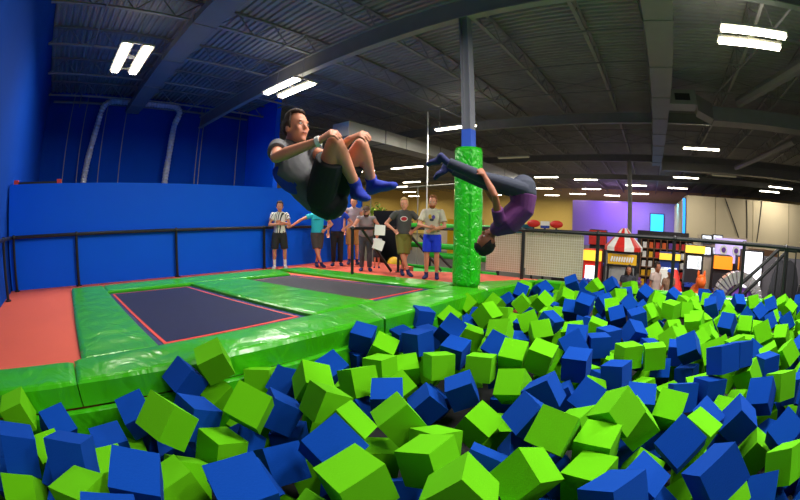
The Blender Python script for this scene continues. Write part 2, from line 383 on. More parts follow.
for i, (px_y, z0) in enumerate(((-.45, 1.95), (.25, 1.95), (1.3, 1.95), (2.3, 1.95), (6.15, 1.95), (6.35, 1.95), (8.35, 1.95))):
    rod('hanging_cable', (-16.9, px_y, z0), (-16.9, px_y+.15, 6.6), .02, ['leftmost thin cable on the dark blue alcove wall', 'thin cable left of the left foil hose', 'thin cable just right of the left foil hose', 'thin cable midway between the foil hoses', 'thin cable just right of the right foil hose, nearer of a pair', 'thin cable just right of the right foil hose, farther of a pair', 'rightmost thin cable near the alcove corner'][i], 'cable', 'cables on the alcove wall')
rod('ceiling_angle', (-17.3, -1.4, 6.42), (-17.3, 9.1, 6.42), .06, 'grey steel angle along the top of the alcove wall', 'beam', None)
# dark padded rail with red ends lying on the low wall
t = thing('wall_bar', 'black bar with red end blocks on top of the low blue wall', 'bar', (-8.83, -1.5, 2.12))
obj('bar', B(((-.05, .1, .0), (.05, 1.15, .05))), M_black, t)
for y in (.0, 1.15): obj('end_block', B(((-.07, y, 0), (.07, y+.12, .09))), M_red, t)

# ---------------------------------------------------------------- lamps
def lamp(x, y, z, L, n, label, on=True, rz=0, power=0, sep=.58, light=True, tint=(1, .97, .9)):
    t = thing('ceiling_lamp', label, 'lamp', (x, y, z), rz, 'hanging fluorescent lamps')
    bm = bmesh.new()
    for i in range(n):
        o = (i-(n-1)/2)*sep; box(bm, (-L/2, o-.17, .05), (L/2, o+.17, .1))
    box(bm, (-.1, -(n-1)*sep/2, .1), (.1, (n-1)*sep/2+.01, .13)); box(bm, (-L/2+.05, -(n-1)*sep/2-.02, .1), (-L/2+.12, (n-1)*sep/2+.02, .14)); box(bm, (L/2-.12, -(n-1)*sep/2-.02, .1), (L/2-.05, (n-1)*sep/2+.02, .14))
    obj('housing', bm, M_lamp, t)
    for i in range(n):
        o = (i-(n-1)/2)*sep; bm = bmesh.new()
        for k in (-.075, 0, .075): cyl(bm, (-L/2+.03, o+k, .02), (L/2-.03, o+k, .02), .035, 8)
        obj('tube_set', bm, M_tube if on else M_off, t)
    for s in (-1, 1):
        bm = bmesh.new(); bar(bm, (s*L*.4, 0, .1), (s*L*.4, 0, 6.3-z), .014); obj('suspension_rod', bm, M_steel, t)
    if on and power:
        a = area('ceiling_lamp_light', (x, y, z-.04), (L, .3+(n-1)*sep), power, tint)
        a.parent = None
        a.rotation_euler = (0, 0, rz)
        if y < 16: area('added_ceiling_uplight', (x, y, z+.16), (L, .4+(n-1)*sep), power*.025, tint, (0, 0, 1))  # weak area light added above the housing to brighten the roof deck
    return t
lamp(-9.5, 1.17, 5.3, 1.9, 2, 'near double lamp glowing over the blue alcove, top left', power=150)
lamp(-9.4, 6.3, 5.3, 1.75, 2, 'double lamp glowing above the head of the tucked jumper', power=360)
lamp(3.0, 7.45, 5.3, 1.75, 2, 'large bright double lamp at the top right', power=530)
lamp(-8.0, 13.9, 5.3, 2.0, 1, 'bright lamp just left of the column top', power=260)
lamp(3.1, 19.3, 5.3, 2.1, 1, 'bright lamp right of the far end of the long duct', power=300)
lamp(3.3, 30.2, 5.3, 2.2, 1, 'lamp below and behind the bright one past the long duct', power=300)
lamp(-17.6, 23.1, 5.3, 3.0, 1, 'lamp just right of the tucked jumper feet', power=300)
lamp(-9.1, 31.8, 5.3, 2.2, 1, 'lamp to the right above the inverted jumper back', power=300)
lamp(-8.4, 21.9, 5.3, 2.1, 1, 'unlit lamp just right of the column top', on=False)
far = [(-28.7, 36.4), (-22, 23), (-15.5, 32.4), (-24, 32.4), (-30, 27), (-33, 44), (-20.5, 42), (-12.3, 42), (-14, 52), (-23, 52), (-38, 36), (-38, 52), (-6.6, 42), (-5, 50), (-1.2, 37.2), (-1.0, 46), (3.2, 38), (-9.6, 49), (-5.8, 33.5)]
far.sort(key=lambda q: pix((q[0], q[1], 5.3))[0])
for i, (x, y) in enumerate(far):
    lamp(x, y, 5.3, 2.2, 1, 'small distant hanging lamp, %s from the left among the small distant lamps' % ['first', 'second', 'third', 'fourth', 'fifth', 'sixth', 'seventh', 'eighth', 'ninth', 'tenth', 'eleventh', 'twelfth', 'thirteenth', 'fourteenth', 'fifteenth', 'sixteenth', 'seventeenth', 'eighteenth', 'nineteenth'][i], power=480 if i in (0, 1, 3, 4, 6, 8, 9, 11) else 260 if i in (13, 15, 17) else 0, tint=(1, .82, .42) if x < -11 else (1, .95, .85))
lamp(12.9, 31.5, 5.3, 2.6, 1, 'upper lamp of the pair at the right edge over the cream wall', power=240)
lamp(12.3, 33.3, 5.1, 2.2, 1, 'lower lamp of the pair at the right edge over the cream wall', power=0)
lamp(6.6, 29.4, 5.5, 2.2, 1, 'unlit lamp over the cream wall left of the lit pair', on=False)
area('blue_hall_light', (3.3, 44, 4.4), (.6, 3), 260, (.1, .6, 1), (-.3, .2, -1))  # blue area light with no fixture, aimed down near the violet wall
area('violet_wall_light', (-4, 46.5, 4.2), (6, .6), 330, (.45, .2, 1), (0, .8, -.5))  # violet area light with no fixture, aimed at the violet wall

# ================================================================ trampolines and pads
def tramp(quad, m, label):
    p = [Vector((x, y, 0)) for x, y in quad]
    t = thing('trampoline', label, 'trampoline', (p[0].x, p[0].y, FL))
    def inset(k):
        c = sum(p, Vector())/4; out = []
        for i in range(4):
            a, b, d = p[i-1], p[i], p[(i+1) % 4]
            e1 = (a-b).normalized(); e2 = (d-b).normalized(); out.append(b + (e1+e2)*k)
        return [(v.x-p[0].x, v.y-p[0].y) for v in out]
    bm = bmesh.new(); prism(bm, inset(-.12), 0, .008); obj('frame_cover', bm, M_navy, t)
    bm = bmesh.new(); prism(bm, inset(.07), .008, .016); obj('red_band', bm, M_red, t)
    bm = bmesh.new(); prism(bm, inset(.115), .016, .02); obj('jump_bed', bm, m, t)
tramp([(-7.25, .76), (-3.84, .92), (-3.92, 3.0), (-7.2, 2.5)], M_bed, 'near trampoline with navy mesh bed and red band')
tramp([(-7.1, 3.8), (-3.98, 4.32), (-3.9, 5.88), (-7.0, 5.0)], M_bedb, 'farther trampoline with charcoal mesh bed beside the standing men')
def pad(poly, label, z0=FL, z1=.035, puff=.015, m=M_green, nx=18, ny=4, bevel=.025):
    c = poly[0]; bm = cushion(poly, z0, z1, puff, nx, ny, bevel)
    return tag(obj('safety_pad', bm, m, smooth=False, loc=(c[0], c[1], z0)), label, 'pad', 'green vinyl safety pads')
pad([(-8.0, -.02), (-3.69, -.02), (-3.69, .9), (-8.0, .72)], 'wide green pad between the red matting and the near trampoline')
pad([(-8.0, .74), (-7.28, .74), (-7.1, 5.0), (-7.98, 5.2)][::-1], 'green pad along the foot of the blue wall', ny=16, nx=4)
pad([(-7.22, 2.55), (-3.79, 3.05), (-3.79, 4.27), (-7.1, 3.75)], 'green pad between the two trampolines', z1=.045)
pad([(-7.95, 5.22), (-3.72, 5.92), (-3.72, 6.65), (-7.7, 5.9)], 'green pad in front of the standing men')
pad([(-3.66, -1.6), (-3.1, -1.6), (-3.1, -.12), (-3.66, -.12)], 'leftmost green pad on the edge of the foam pit', z0=-.17, z1=.05, nx=4, ny=12)
pad([(-3.68, -.11), (-3.1, -.11), (-3.0, 3.52), (-3.74, 3.8)], 'long shiny wrinkled green pad on the pit edge by the near trampoline', z0=-.17, z1=.055, puff=.03, nx=5, ny=24)
pad([(-3.78, 3.84), (-2.99, 3.55), (-2.86, 6.3), (-3.66, 6.18)], 'shiny green pad on the pit edge by the farther trampoline', z0=-.17, z1=.05, puff=.02, nx=5, ny=18)
pad([(-3.66, 6.2), (-2.86, 6.32), (-2.5, 8.3), (-3.4, 7.3)], 'green corner pad around the foot of the column', z0=-.17, z1=.02, puff=.01)
pad([(-2.5, 8.05), (5.5, 8.05), (5.5, 8.32), (-2.5, 8.32)], 'long green pad along the far edge of the foam pit', z0=-.3, z1=.03, nx=30)
pad([(-3.1, -1.5), (-3.02, -1.5), (-2.9, 6.3), (-3.0, 6.3)], 'lower green pad lining the pit wall', z0=-.75, z1=-.17, puff=0, ny=20, nx=1, bevel=.012)

# ---------------------------------------------------------------- railings
def rail(name, pts, posts, z, label, zb=FL, r=.036, mid=None, diag=()):
    t = thing(name, label, 'railing', pts[0][:2]+(zb,)); o = Vector(pts[0][:2]+(zb,))
    for a, b in zip(pts, pts[1:]):
        bm = bmesh.new(); pipe(bm, [Vector((a[0], a[1], z))-o, Vector((b[0], b[1], z))-o], r); obj('top_rail', bm, M_black, t)
    for x, y in posts:
        bm = bmesh.new(); pipe(bm, [Vector((x, y, zb))-o, Vector((x, y, z))-o], r*.95)
        ell(bm, Vector((x, y, z))-o, (r*1.5,)*3, seg=10); cyl(bm, Vector((x, y, zb))-o, Vector((x, y, zb+.02))-o, r*2, 12)
        obj('post', bm, M_black, t)
    for p, q in diag:
        bm = bmesh.new(); pipe(bm, [Vector(p)-o, Vector(q)-o], r*.9); obj('brace', bm, M_black, t)
    return t
rail('wall_railing', [(-8.6, -1.48), (-8.6, 8.2)], [(-8.6, -1.45), (-8.6, .18), (-8.6, 2.7), (-8.6, 5.2), (-8.6, 7.9)], 1.05, 'black pipe railing along the low blue wall')
rail('side_railing', [(-8.6, -1.52), (-4.2, -1.52)], [(-7.55, -1.52), (-5.2, -1.52)], 1.05, 'black pipe railing in front of the dark blue wall at the left edge')
rail('stair_railing', [(-6.0, 5.93), (-5.81, 7.35), (-4.4, 8.43)], [(-6.0, 5.93), (-5.81, 7.35), (-4.6, 8.27)], 1.07, 'black railing with sloping braces that the man in the cap leans on',
     diag=[((-5.97, 6.2, 1.05), (-5.83, 7.1, .02)), ((-5.7, 7.44, 1.05), (-4.95, 8.0, .02)), ((-5.4, 7.67, .9), (-4.75, 8.15, .1))])
rail('pit_railing', [(-4.4, 8.43), (7, 8.43)], [(-2.96, 8.43), (-1.15, 8.43), (.65, 8.43), (2.42, 8.43), (3.62, 8.43), (5.4, 8.43)], 1.12, 'long black railing across the far side of the foam pit', zb=-.3, r=.046)
# handrails of the stairs at the right
for i, (xa, xb, yy, lb) in enumerate(((2.3, 3.75, 9.3, 'left sloping black handrail at the right edge'), (2.85, 4.2, 9.6, 'right sloping black handrail at the right edge'))):
    t = thing('stair_handrail', lb, 'handrail', (xa, yy, LO), group='stair handrails at the right edge')
    o = Vector((xa, yy, LO)); bm = bmesh.new()
    pipe(bm, [Vector((xa, yy, -.1))-o, Vector((xb, yy, 1.05))-o, Vector((xb+.6, yy, 1.05))-o], .048); obj('hand_rail', bm, M_black, t)
    for x, z in ((xa+.1, -.05), (xb, 1.05), (xb+.6, 1.05)):
        bm = bmesh.new(); pipe(bm, [Vector((x, yy, LO))-o, Vector((x, yy, z))-o], .025, 8); obj('post', bm, M_black, t)
# nets
def net(x0, x1, y, z0, z1, label):
    t = thing('net_panel', label, 'net', (x0, y, z0), group='white nets on the far railing'); bm = bmesh.new()
    n = int((x1-x0)/.055)
    for i in range(n+1): box(bm, (i*(x1-x0)/n-.004, -.004, 0), (i*(x1-x0)/n+.004, .004, z1-z0))
    k = int((z1-z0)/.055)
    for i in range(k+1): box(bm, (0, -.005, i*(z1-z0)/k-.004), (x1-x0, .005, i*(z1-z0)/k+.004))
    obj('mesh', bm, M_cord, t)
    obj('backing_sheet', B(((0, .03, 0), (x1-x0, .04, z1-z0))), M_tan, t)
net(-3.95, -3.02, 8.5, .1, 1.04, 'white net panel hanging on the railing beside the column pad')
net(-2.9, -1.5, 8.5, .08, 1.06, 'wider white net panel hanging on the railing right of its post')
# papers on the stair railing
for i, (p, rr, lb) in enumerate((((-5.86, 6.62, .91), .05, 'upper white paper notice taped to the sloping railing'), ((-5.88, 6.55, .58), .35, 'lower tilted white paper notice taped to the sloping railing'))):
    bm = bmesh.new(); box(bm, (-.004, -.13, 0), (.004, .13, .24), 0); 
    o = obj('paper_notice', bm, M_white); o.location = (p[0]+.06, p[1], p[2]); o.rotation_euler = (-rr, 0, -.5); tag(o, lb, 'notice')

# ================================================================ people
def skin_mat(name, c): return mat(name, c, .55, var=.05, vscale=8)
M_skin = skin_mat('fair_skin', 'd48c6e'); M_skin2 = skin_mat('brown_skin', '9a5a3e'); M_eye = mat('eye_white', 'e8e4de', .3); M_iris = mat('eye_dark', '20140e', .3)
M_lip = mat('lip', 'a85a50', .5)
def bake(bm, vox, smooth=2):
    me = bpy.data.meshes.new('tmp'); bmesh.ops.recalc_face_normals(bm, faces=bm.faces); bm.to_mesh(me); bm.free()
    o = bpy.data.objects.new('tmp', me); C.objects.link(o)
    r = o.modifiers.new('r', 'REMESH'); r.mode = 'VOXEL'; r.voxel_size = vox; r.use_smooth_shade = True
    if smooth:
        s = o.modifiers.new('s', 'SMOOTH'); s.factor = .5; s.iterations = smooth
    dg = bpy.context.evaluated_depsgraph_get(); dg.update()
    out = bpy.data.meshes.new_from_object(o.evaluated_get(dg))
    bpy.data.objects.remove(o); bpy.data.meshes.remove(me)
    return out
def hand(bm, wr, ha, pn, side, sc, curl):
    """wrist, knuckle centre, palm normal (towards what is held), side = thumb direction"""
    wr, ha = Vector(wr), Vector(ha); f = (ha-wr).normalized(); pn = Vector(pn); pn = (pn-f*pn.dot(f)).normalized(); sd = Vector(side); sd = sd-f*sd.dot(f); sd = (sd-pn*sd.dot(pn)).normalized()
    kn = wr+f*.088*sc
    sweep(bm, [(wr, .026*sc, .02*sc), (wr+f*.04*sc, .038*sc, .016*sc), (kn, .041*sc, .014*sc)], sd, 12)
    for i, (L, off) in enumerate(((.072, .031), (.08, .0105), (.074, -.0105), (.058, -.031))):
        b = kn+sd*off*sc-f*.006; a = curl*.55; d1 = f*math.cos(a)+pn*math.sin(a); d2 = f*math.cos(a*2.1)+pn*math.sin(a*2.1)
        m1 = b+d1*L*.5*sc; m2 = m1+d2*L*.5*sc
        sweep(bm, [(b, .0095*sc, .0095*sc), (m1, .0088*sc, .0088*sc), (m2, .007*sc, .007*sc)], sd, 8)
    b = wr+f*.03*sc+sd*.028*sc; d = (f*.7+sd*.6+pn*.35).normalized(); m1 = b+d*.035*sc; m2 = m1+(f*.85+sd*.1+pn*.5).normalized()*.032*sc
    sweep(bm, [(b, .012*sc, .012*sc), (m1, .0105*sc, .0105*sc), (m2, .0085*sc, .0085*sc)], pn, 8)
def person(name, label, J, base, look, up, skin, hair=None, hairc='3a2718', beard=None, cap=None, sc=1.0, vox=.013, shirt=None, legs=None, sleeve=.5, leglen=.9, sock=None, shoe=None, palms=None, group=None, hands_fine=True, extra=None, fat=1.0, hk=1.1):
    t = thing(name, label, 'person', base, group=group); o = Vector(base)
    J = {k: Vector(v)-o for k, v in J.items()}
    lat = (J['shL']-J['shR']).normalized(); hl = (J['hipL']-J['hipR']).normalized()
    look = Vector(look).normalized(); up = Vector(up); up = (up-look*up.dot(look)).normalized(); hs = look.cross(up)
    fx = fat
    bm = bmesh.new()
    tor = [(J['pelvis']-(J['waist']-J['pelvis']).normalized()*.05*sc, .15*sc*fx, .115*sc*fx), (J['pelvis'], .16*sc*fx, .118*sc*fx), (J['waist'], .138*sc*fx, .1*sc*fx), (J['chest'], .16*sc*fx, .112*sc*fx), (J['chest'].lerp(J['neck'], .7), .15*sc, .085*sc)]
    sweep(bm, tor, lat, 20)
    sweep(bm, [(J['chest'].lerp(J['neck'], .6), .06*sc), (J['neck'], .055*sc), (J['head'].lerp(J['neck'], .35), .052*sc)], lat, 14)
    A = (hs, look, up)
    hd = J['head']; bs = sc; sc = sc*hk
    ell(bm, hd+up*.02*sc-look*.008*sc, (.075*sc, .094*sc, .1*sc), A, seg=22)
    ell(bm, hd-up*.05*sc+look*.026*sc, (.06*sc, .064*sc, .062*sc), A, seg=18)
    ell(bm, hd-up*.1*sc+look*.06*sc, (.03*sc, .028*sc, .022*sc), A)
    sweep(bm, [(hd+look*.084*sc+up*.008*sc, .01*sc), (hd+look*.098*sc-up*.022*sc, .013*sc, .013*sc)], hs, 10)
    ell(bm, hd+look*.078*sc+up*.028*sc, (.05*sc, .014*sc, .009*sc), A)   # brow
    for s in (-1, 1):
        ell(bm, hd+hs*s*.077*sc-up*.015*sc-look*.01*sc, (.01*sc, .02*sc, .032*sc), A, seg=12)
        ell(bm, hd+hs*s*.038*sc-up*.022*sc+look*.062*sc, (.024*sc, .02*sc, .024*sc), A, seg=12)
    ell(bm, hd+look*.086*sc-up*.058*sc, (.024*sc, .01*sc, .009*sc), A, seg=12)
    sc = bs
    for s in 'RL':
        sh, el, wr = J['sh'+s], J['el'+s], J['wr'+s]
        sweep(bm, [(J['chest'].lerp(J['neck'], .62), .05*sc, .055*sc), (sh, .056*sc)], lat, 14)
        sweep(bm, [(sh, .055*sc), (sh.lerp(el, .4), .047*sc), (el, .038*sc)], lat, 14)
        sweep(bm, [(el, .038*sc), (el.lerp(wr, .3), .042*sc), (wr, .026*sc)], lat, 14)
        hp, kn, an, to, he = (J[k+s] for k in ('hip', 'kn', 'an', 'to', 'he'))
        sweep(bm, [(hp, .088*sc), (hp.lerp(kn, .45), .076*sc), (kn, .055*sc)], hl, 16)
        calf = (an-kn).normalized()
        sweep(bm, [(kn, .054*sc), (kn.lerp(an, .3), .056*sc), (kn.lerp(an, .7), .041*sc), (an, .036*sc)], hl, 14)
        sweep(bm, [(he, .034*sc), (he.lerp(to, .35)+(an-he)*.25, .036*sc, .042*sc), (he.lerp(to, .75), .045*sc, .028*sc), (to, .034*sc, .018*sc)], hl, 12)
        sweep(bm, [(an, .036*sc), (he+(an-he)*.3, .034*sc)], hl, 12)
    pal = palms or {}
    me = bake(bm, vox)
    bb = bmesh.new(); bb.from_mesh(me)
    for f in bb.faces: f.material_index = 0
    for s in 'RL':
        pn, sd, cu = pal.get(s, ((look+Vector((0, 0, .01))), up, .7)); hb = bmesh.new()
        hand(hb, J['wr'+s], J['ha'+s], pn, sd, sc*1.05, cu); hm = bake(hb, .0055 if vox < .012 else .0075, 1)
        bb.from_mesh(hm)
    sc = bs*hk
    for s in (-1, 1):
        e = hd+hs*s*.03*sc+up*.008*sc+look*.0755*sc
        ell(bb, e, (.0135*sc, .008*sc, .0085*sc), A, 1, 10); ell(bb, e+look*.0055*sc, (.006*sc, .004*sc, .0065*sc), A, 2, 8)
        ell(bb, e+up*.019*sc+look*.004*sc, (.018*sc, .006*sc, .0035*sc), A, 4, 8)
    ell(bb, hd+look*.0925*sc-up*.058*sc, (.022*sc, .005*sc, .0045*sc), A, 3, 10)
    Mh = mat('hair_'+hairc, hairc, .8, var=.3, vscale=60, bump=.4, bscale=80)
    me2 = bpy.data.meshes.new('body'); bb.to_mesh(me2); bb.free()
    for x in (skin, M_eye, M_iris, M_lip, Mh): me2.materials.append(x)
    for p in me2.polygons: p.use_smooth = True
    b = bpy.data.objects.new('body', me2); C.objects.link(b); b.parent = t
    def cloth(nm, parts, m, v=None, lab=None):
        g = bmesh.new()
        for q in parts: sweep(g, *q)
        mm = bake(g, v or vox, 2); mm.materials.append(m)
        for p in mm.polygons: p.use_smooth = True
        x = bpy.data.objects.new(nm, mm); C.objects.link(x); x.parent = t
        if lab: x['label'] = lab
        return x
    if hair is not False and not cap:
        g = bmesh.new(); ell(g, hd+up*.03*sc-look*.016*sc, (.084*sc, .1*sc, .1*sc), A, seg=26)
        dl = [v for v in g.verts if (v.co-hd).dot(look) > .03*sc-max(0, ((v.co-hd).dot(up)-.05*sc))*.0 and (v.co-hd).dot(up) < .075*sc or (v.co-hd).dot(up) < -.02*sc and (v.co-hd).dot(look) > -.035*sc or (v.co-hd).dot(up) < -.065*sc]
        bmesh.ops.delete(g, geom=dl, context='VERTS')
        for v in g.verts: v.co += (v.co-hd).normalized()*.012*sc*noise.noise(v.co*38)+ up*(.016*sc if (v.co-hd).dot(up) > .08*sc else 0)
        x = obj('hair', g, Mh, t, smooth=True); sm = x.modifiers.new('thick', 'SOLIDIFY'); sm.thickness = .018*sc; sm.offset = -.6
        if hair == 'long':
            cloth('long_hair', [([(hd-look*.04*sc+up*.06*sc, .1*sc, .075*sc), (hd-look*.03*sc-up*.08*sc, .125*sc, .06*sc), (hd-look*.02*sc-up*.22*sc, .13*sc, .05*sc)], hs, 16)], Mh)
    if beard:
        g = bmesh.new(); ell(g, hd-up*.068*sc+look*.036*sc, (.062*sc, .062*sc, .056*sc), A, seg=22)
        dl = [v for v in g.verts if (v.co-hd).dot(up) > -.045*sc and abs((v.co-hd).dot(hs)) < .05*sc or (v.co-hd).dot(up) > -.01*sc or (v.co-hd).dot(look) < -.02*sc]
        bmesh.ops.delete(g, geom=dl, context='VERTS')
        x = obj('beard', g, mat('beard_'+beard, beard, .8, var=.3, vscale=60), t, smooth=True); sm = x.modifiers.new('thick', 'SOLIDIFY'); sm.thickness = .012*sc
    if cap:
        g = bmesh.new(); ell(g, hd+up*.045*sc-look*.008*sc, (.088*sc, .105*sc, .088*sc), A, seg=24)
        bmesh.ops.delete(g, geom=[v for v in g.verts if (v.co-hd).dot(up) < .035*sc], context='VERTS')
        ell(g, hd+up*.045*sc+look*.12*sc, (.062*sc, .062*sc, .008*sc), A)
        x = obj('cap', g, mat('cap_'+cap, cap, .8), t, smooth=True); sm = x.modifiers.new('thick', 'SOLIDIFY'); sm.thickness = .008
    sc = bs
    if shirt:
        k = .02*sc; P = []
        lo = J['pelvis'].lerp(J['waist'], .1)
        P.append(([(lo, .165*sc*fx+k, .125*sc*fx+k), (J['waist'], .148*sc*fx+k, .112*sc*fx+k), (J['chest'], .165*sc*fx+k*.8, .116*sc*fx+k*.8), (J['chest'].lerp(J['neck'], .72), .15*sc, .095*sc)], lat, 20, True, False))
        P.append(([(J['chest'].lerp(J['neck'], .7), .085*sc, .08*sc), (J['neck'].lerp(J['chest'], .08), .066*sc, .066*sc)], lat, 16, False, True))
        for s in 'RL':
            sh, el = J['sh'+s], J['el'+s]; P.append(([(J['chest'].lerp(J['neck'], .6), .065*sc, .07*sc), (sh, .066*sc)], lat, 14))
            if sleeve: P.append(([(sh, .069*sc), (sh.lerp(el, sleeve), .07*sc)], lat, 14, False, True))
        sh_o = cloth('shirt', P, shirt)
    if legs:
        k = .022*sc; P = [([(J['pelvis']-(J['waist']-J['pelvis']).normalized()*.06*sc, .16*sc*fx+k*.5, .12*sc*fx+k*.5), (J['pelvis'], .168*sc*fx+k*.6, .125*sc*fx+k*.6), (J['pelvis'].lerp(J['waist'], .45), .152*sc*fx+k*.5, .11*sc*fx+k*.6)], lat, 20, False, True)]
        for s in 'RL':
            hp, kn, an = J['hip'+s], J['kn'+s], J['an'+s]
            if leglen <= 1: P.append(([(hp, .1*sc+k*.4), (hp.lerp(kn, .45), .09*sc+k*.8), (hp.lerp(kn, leglen), .078*sc+k)], hl, 16, False, True))
            else:
                P.append(([(hp, .1*sc+k*.3), (hp.lerp(kn, .45), .088*sc+k*.3), (kn, .068*sc+k*.3)], hl, 16))
                P.append(([(kn, .068*sc+k*.3), (kn.lerp(an, .4), .064*sc+k*.3), (kn.lerp(an, .96), .05*sc+k*.5)], hl, 16, False, True))
        cloth('trousers' if leglen > 1 else 'shorts', P, legs)
    for s in 'RL':
        kn, an, to, he = (J[k+s] for k in ('kn', 'an', 'to', 'he'))
        if sock:
            sm_, hgt = sock
            cloth('sock', [([(an.lerp(kn, hgt), .046*sc), (an, .043*sc)], hl, 14, True, False), ([(he, .041*sc), (he.lerp(to, .35)+(an-he)*.3, .043*sc, .048*sc), (he.lerp(to, .75), .052*sc, .034*sc), (to, .042*sc, .026*sc)], hl, 14), ([(an, .043*sc), (he+(an-he)*.3, .042*sc)], hl, 12)], sm_)
        if shoe:
            g = bmesh.new()
            cloth('shoe', [([(he-(to-he)*.08, .042*sc, .04*sc), (he.lerp(to, .35)+(an-he)*.2, .047*sc, .05*sc), (he.lerp(to, .75), .056*sc, .04*sc), (to+(to-he)*.06, .046*sc, .03*sc)], hl, 14)], shoe)
    if extra: extra(t, J, lat, look, up, hs)
    return t
def stand(base, yaw, arms, H=1.8, cross=False, lean=0, spread=.1, kneel=0):
    """joints of a standing figure; yaw 0 faces -y; arms = {'R': (elbow, wrist, hand)} in (forward, to its left, up) units of H/1.8"""
    k = H/1.8; b = Vector(base); f = Vector((math.sin(yaw), -math.cos(yaw), 0)); l = Vector((math.cos(yaw), math.sin(yaw), 0))
    # its left when facing f
    l = Vector((-f.y, f.x, 0))
    def P(a, c, z): return b+(f*a+l*c+Vector((0, 0, z)))*k
    ln = lean
    J = dict(pelvis=P(0, 0, .95), waist=P(ln*.15, 0, 1.1), chest=P(ln*.4, 0, 1.32-ln*.06), neck=P(.01+ln*.62, 0, 1.5-ln*.15), head=P(.04+ln*.75, 0, 1.655-ln*.2))
    for s, g in (('R', -1), ('L', 1)):
        J['sh'+s] = P(ln*.55, g*.185, 1.445-ln*.12); J['hip'+s] = P(0, g*.09, .92)
        J['kn'+s] = P(.03, g*spread, .5); J['an'+s] = P(-.02, g*spread*1.05, .09); J['he'+s] = P(-.06, g*spread*1.05, .04); J['to'+s] = P(.15, g*(spread*1.05+.03), .03)
    if cross:
        J['knR'] = P(.1, -.03, .5); J['anR'] = P(.13, .12, .1); J['heR'] = P(.1, .12, .06); J['toR'] = P(.27, .2, .03)
        J['knL'] = P(.0, .05, .5); J['anL'] = P(-.03, -.03, .09); J['heL'] = P(-.07, -.03, .04); J['toL'] = P(.13, 0, .03)
    for s, (e, w_, h_) in arms.items():
        J['el'+s] = P(*e); J['wr'+s] = P(*w_); J['ha'+s] = P(*h_)
    return J, f, l
HIP = lambda g: ((-.06, g*.42, 1.2), (.1, g*.22, 1.05), (.14, g*.16, 1.0))
HANG = lambda g: ((-.02, g*.24, 1.16), (.05, g*.25, .92), (.07, g*.25, .84))
def face_cam(x, y): return math.atan2(-x, y)   # yaw so that the figure faces the pit's near side
Z = Vector((0, 0, 1))
def fit(c, n, k=None): return mat(n, c, .8, var=.12, vscale=7, bump=.25, bscale=9)
def logo(parts):
    """small printed shapes lying on the chest: (sideways, up, half width, half height, material)"""
    def f(t, J, lat, look, up, hs):
        nrm = lat.cross((J['neck']-J['waist']).normalized()).normalized()
        if nrm.dot(look) < 0: nrm = -nrm
        tz = (J['neck']-J['waist']).normalized()
        for i, (a, z, w_, h_, m_, th) in enumerate(parts):
            g = bmesh.new(); c = J['chest']+lat*a+tz*z+nrm*.128
            for q in range(1):
                n = 18; vs = []
                for dep in (0, .012):
                    vs.append([g.verts.new(c+lat*math.cos(2*PI*j/n)*w_+tz*math.sin(2*PI*j/n)*h_+nrm*(dep+th)) for j in range(n)])
                g.faces.new(vs[0][::-1]); g.faces.new(vs[1])
                for j in range(n): g.faces.new((vs[0][j], vs[0][(j+1) % n], vs[1][(j+1) % n], vs[1][j]))
            obj('shirt_print', g, m_, t)
    return f
M_ref = stripes('referee_stripes', 'f0ece4', '28282c', 26, 'X', .8, .6)
FZ = FL
def std(label, base, arms, palms=None, dy=0, H=1.8, cross=False, lean=0, spread=.1, **kw):
    yaw = face_cam(base[0], base[1])+dy
    J, f, l = stand(base, yaw, arms, H, cross, lean, spread)
    lk = f+Z*(-.1-lean*.2)
    return person('person', label, J, base, lk, Z, palms=palms, sc=H/1.8, group=None, **kw)
p = std('man in a striped referee shirt and black shorts, arms folded, by the blue wall', (-8.3, 5.5, FZ),
    {'R': ((.1, -.27, 1.17), (.24, -.03, 1.2), (.25, .04, 1.21)), 'L': ((.1, .27, 1.18), (.2, .05, 1.24), (.2, -.02, 1.25))}, H=1.76, spread=.14, skin=M_skin, hairc='241a14', shirt=M_ref, legs=fit('26262a', 'black_shorts'), leglen=.92, sock=(M_white, .45), shoe=mat('white_shoe', 'dcd8d0', .6), fat=.92)
std('man in a turquoise T-shirt and dark shorts resting one arm on the wall railing', (-8.0, 6.55, FZ),
    {'R': ((.08, -.44, 1.34), (.14, -.72, 1.16), (.15, -.8, 1.13)), 'L': HIP(1)}, H=1.74, cross=True, skin=M_skin, hairc='3a2718', shirt=fit('28bcd0', 'turquoise_shirt'), legs=fit('4c4644', 'dark_grey_shorts'), leglen=.95, sock=(fit('20285c', 'navy_sock'), .12), shoe=mat('navy_shoe', '20265a', .7),
    extra=logo([(-.02, .02, .1, .016, fit('1c8894', 'dark_teal_print'), 0)]))
std('man in a royal blue T-shirt and black trousers with a hand on his hip', (-7.85, 7.15, FZ),
    {'R': HANG(-1), 'L': HIP(1)}, H=1.8, skin=M_skin, hairc='2c1c12', shirt=fit('1440c0', 'royal_blue_shirt'), legs=fit('1c1c22', 'black_trousers'), leglen=2, shoe=mat('navy_shoe', '20265a', .7),
    extra=logo([(0, .06, .11, .028, M_white, 0)]))
std('tall man in a grey sleeveless shirt and tan shorts behind the man in the cap', (-7.78, 7.72, FZ),
    {'R': HANG(-1), 'L': HANG(1)}, H=1.95, skin=M_skin, hairc='4a3020', shirt=fit('a8949a', 'mauve_grey_shirt'), sleeve=0, legs=fit('b07c40', 'tan_shorts'), leglen=.95, sock=(fit('20285c', 'navy_sock'), .12), fat=.95)
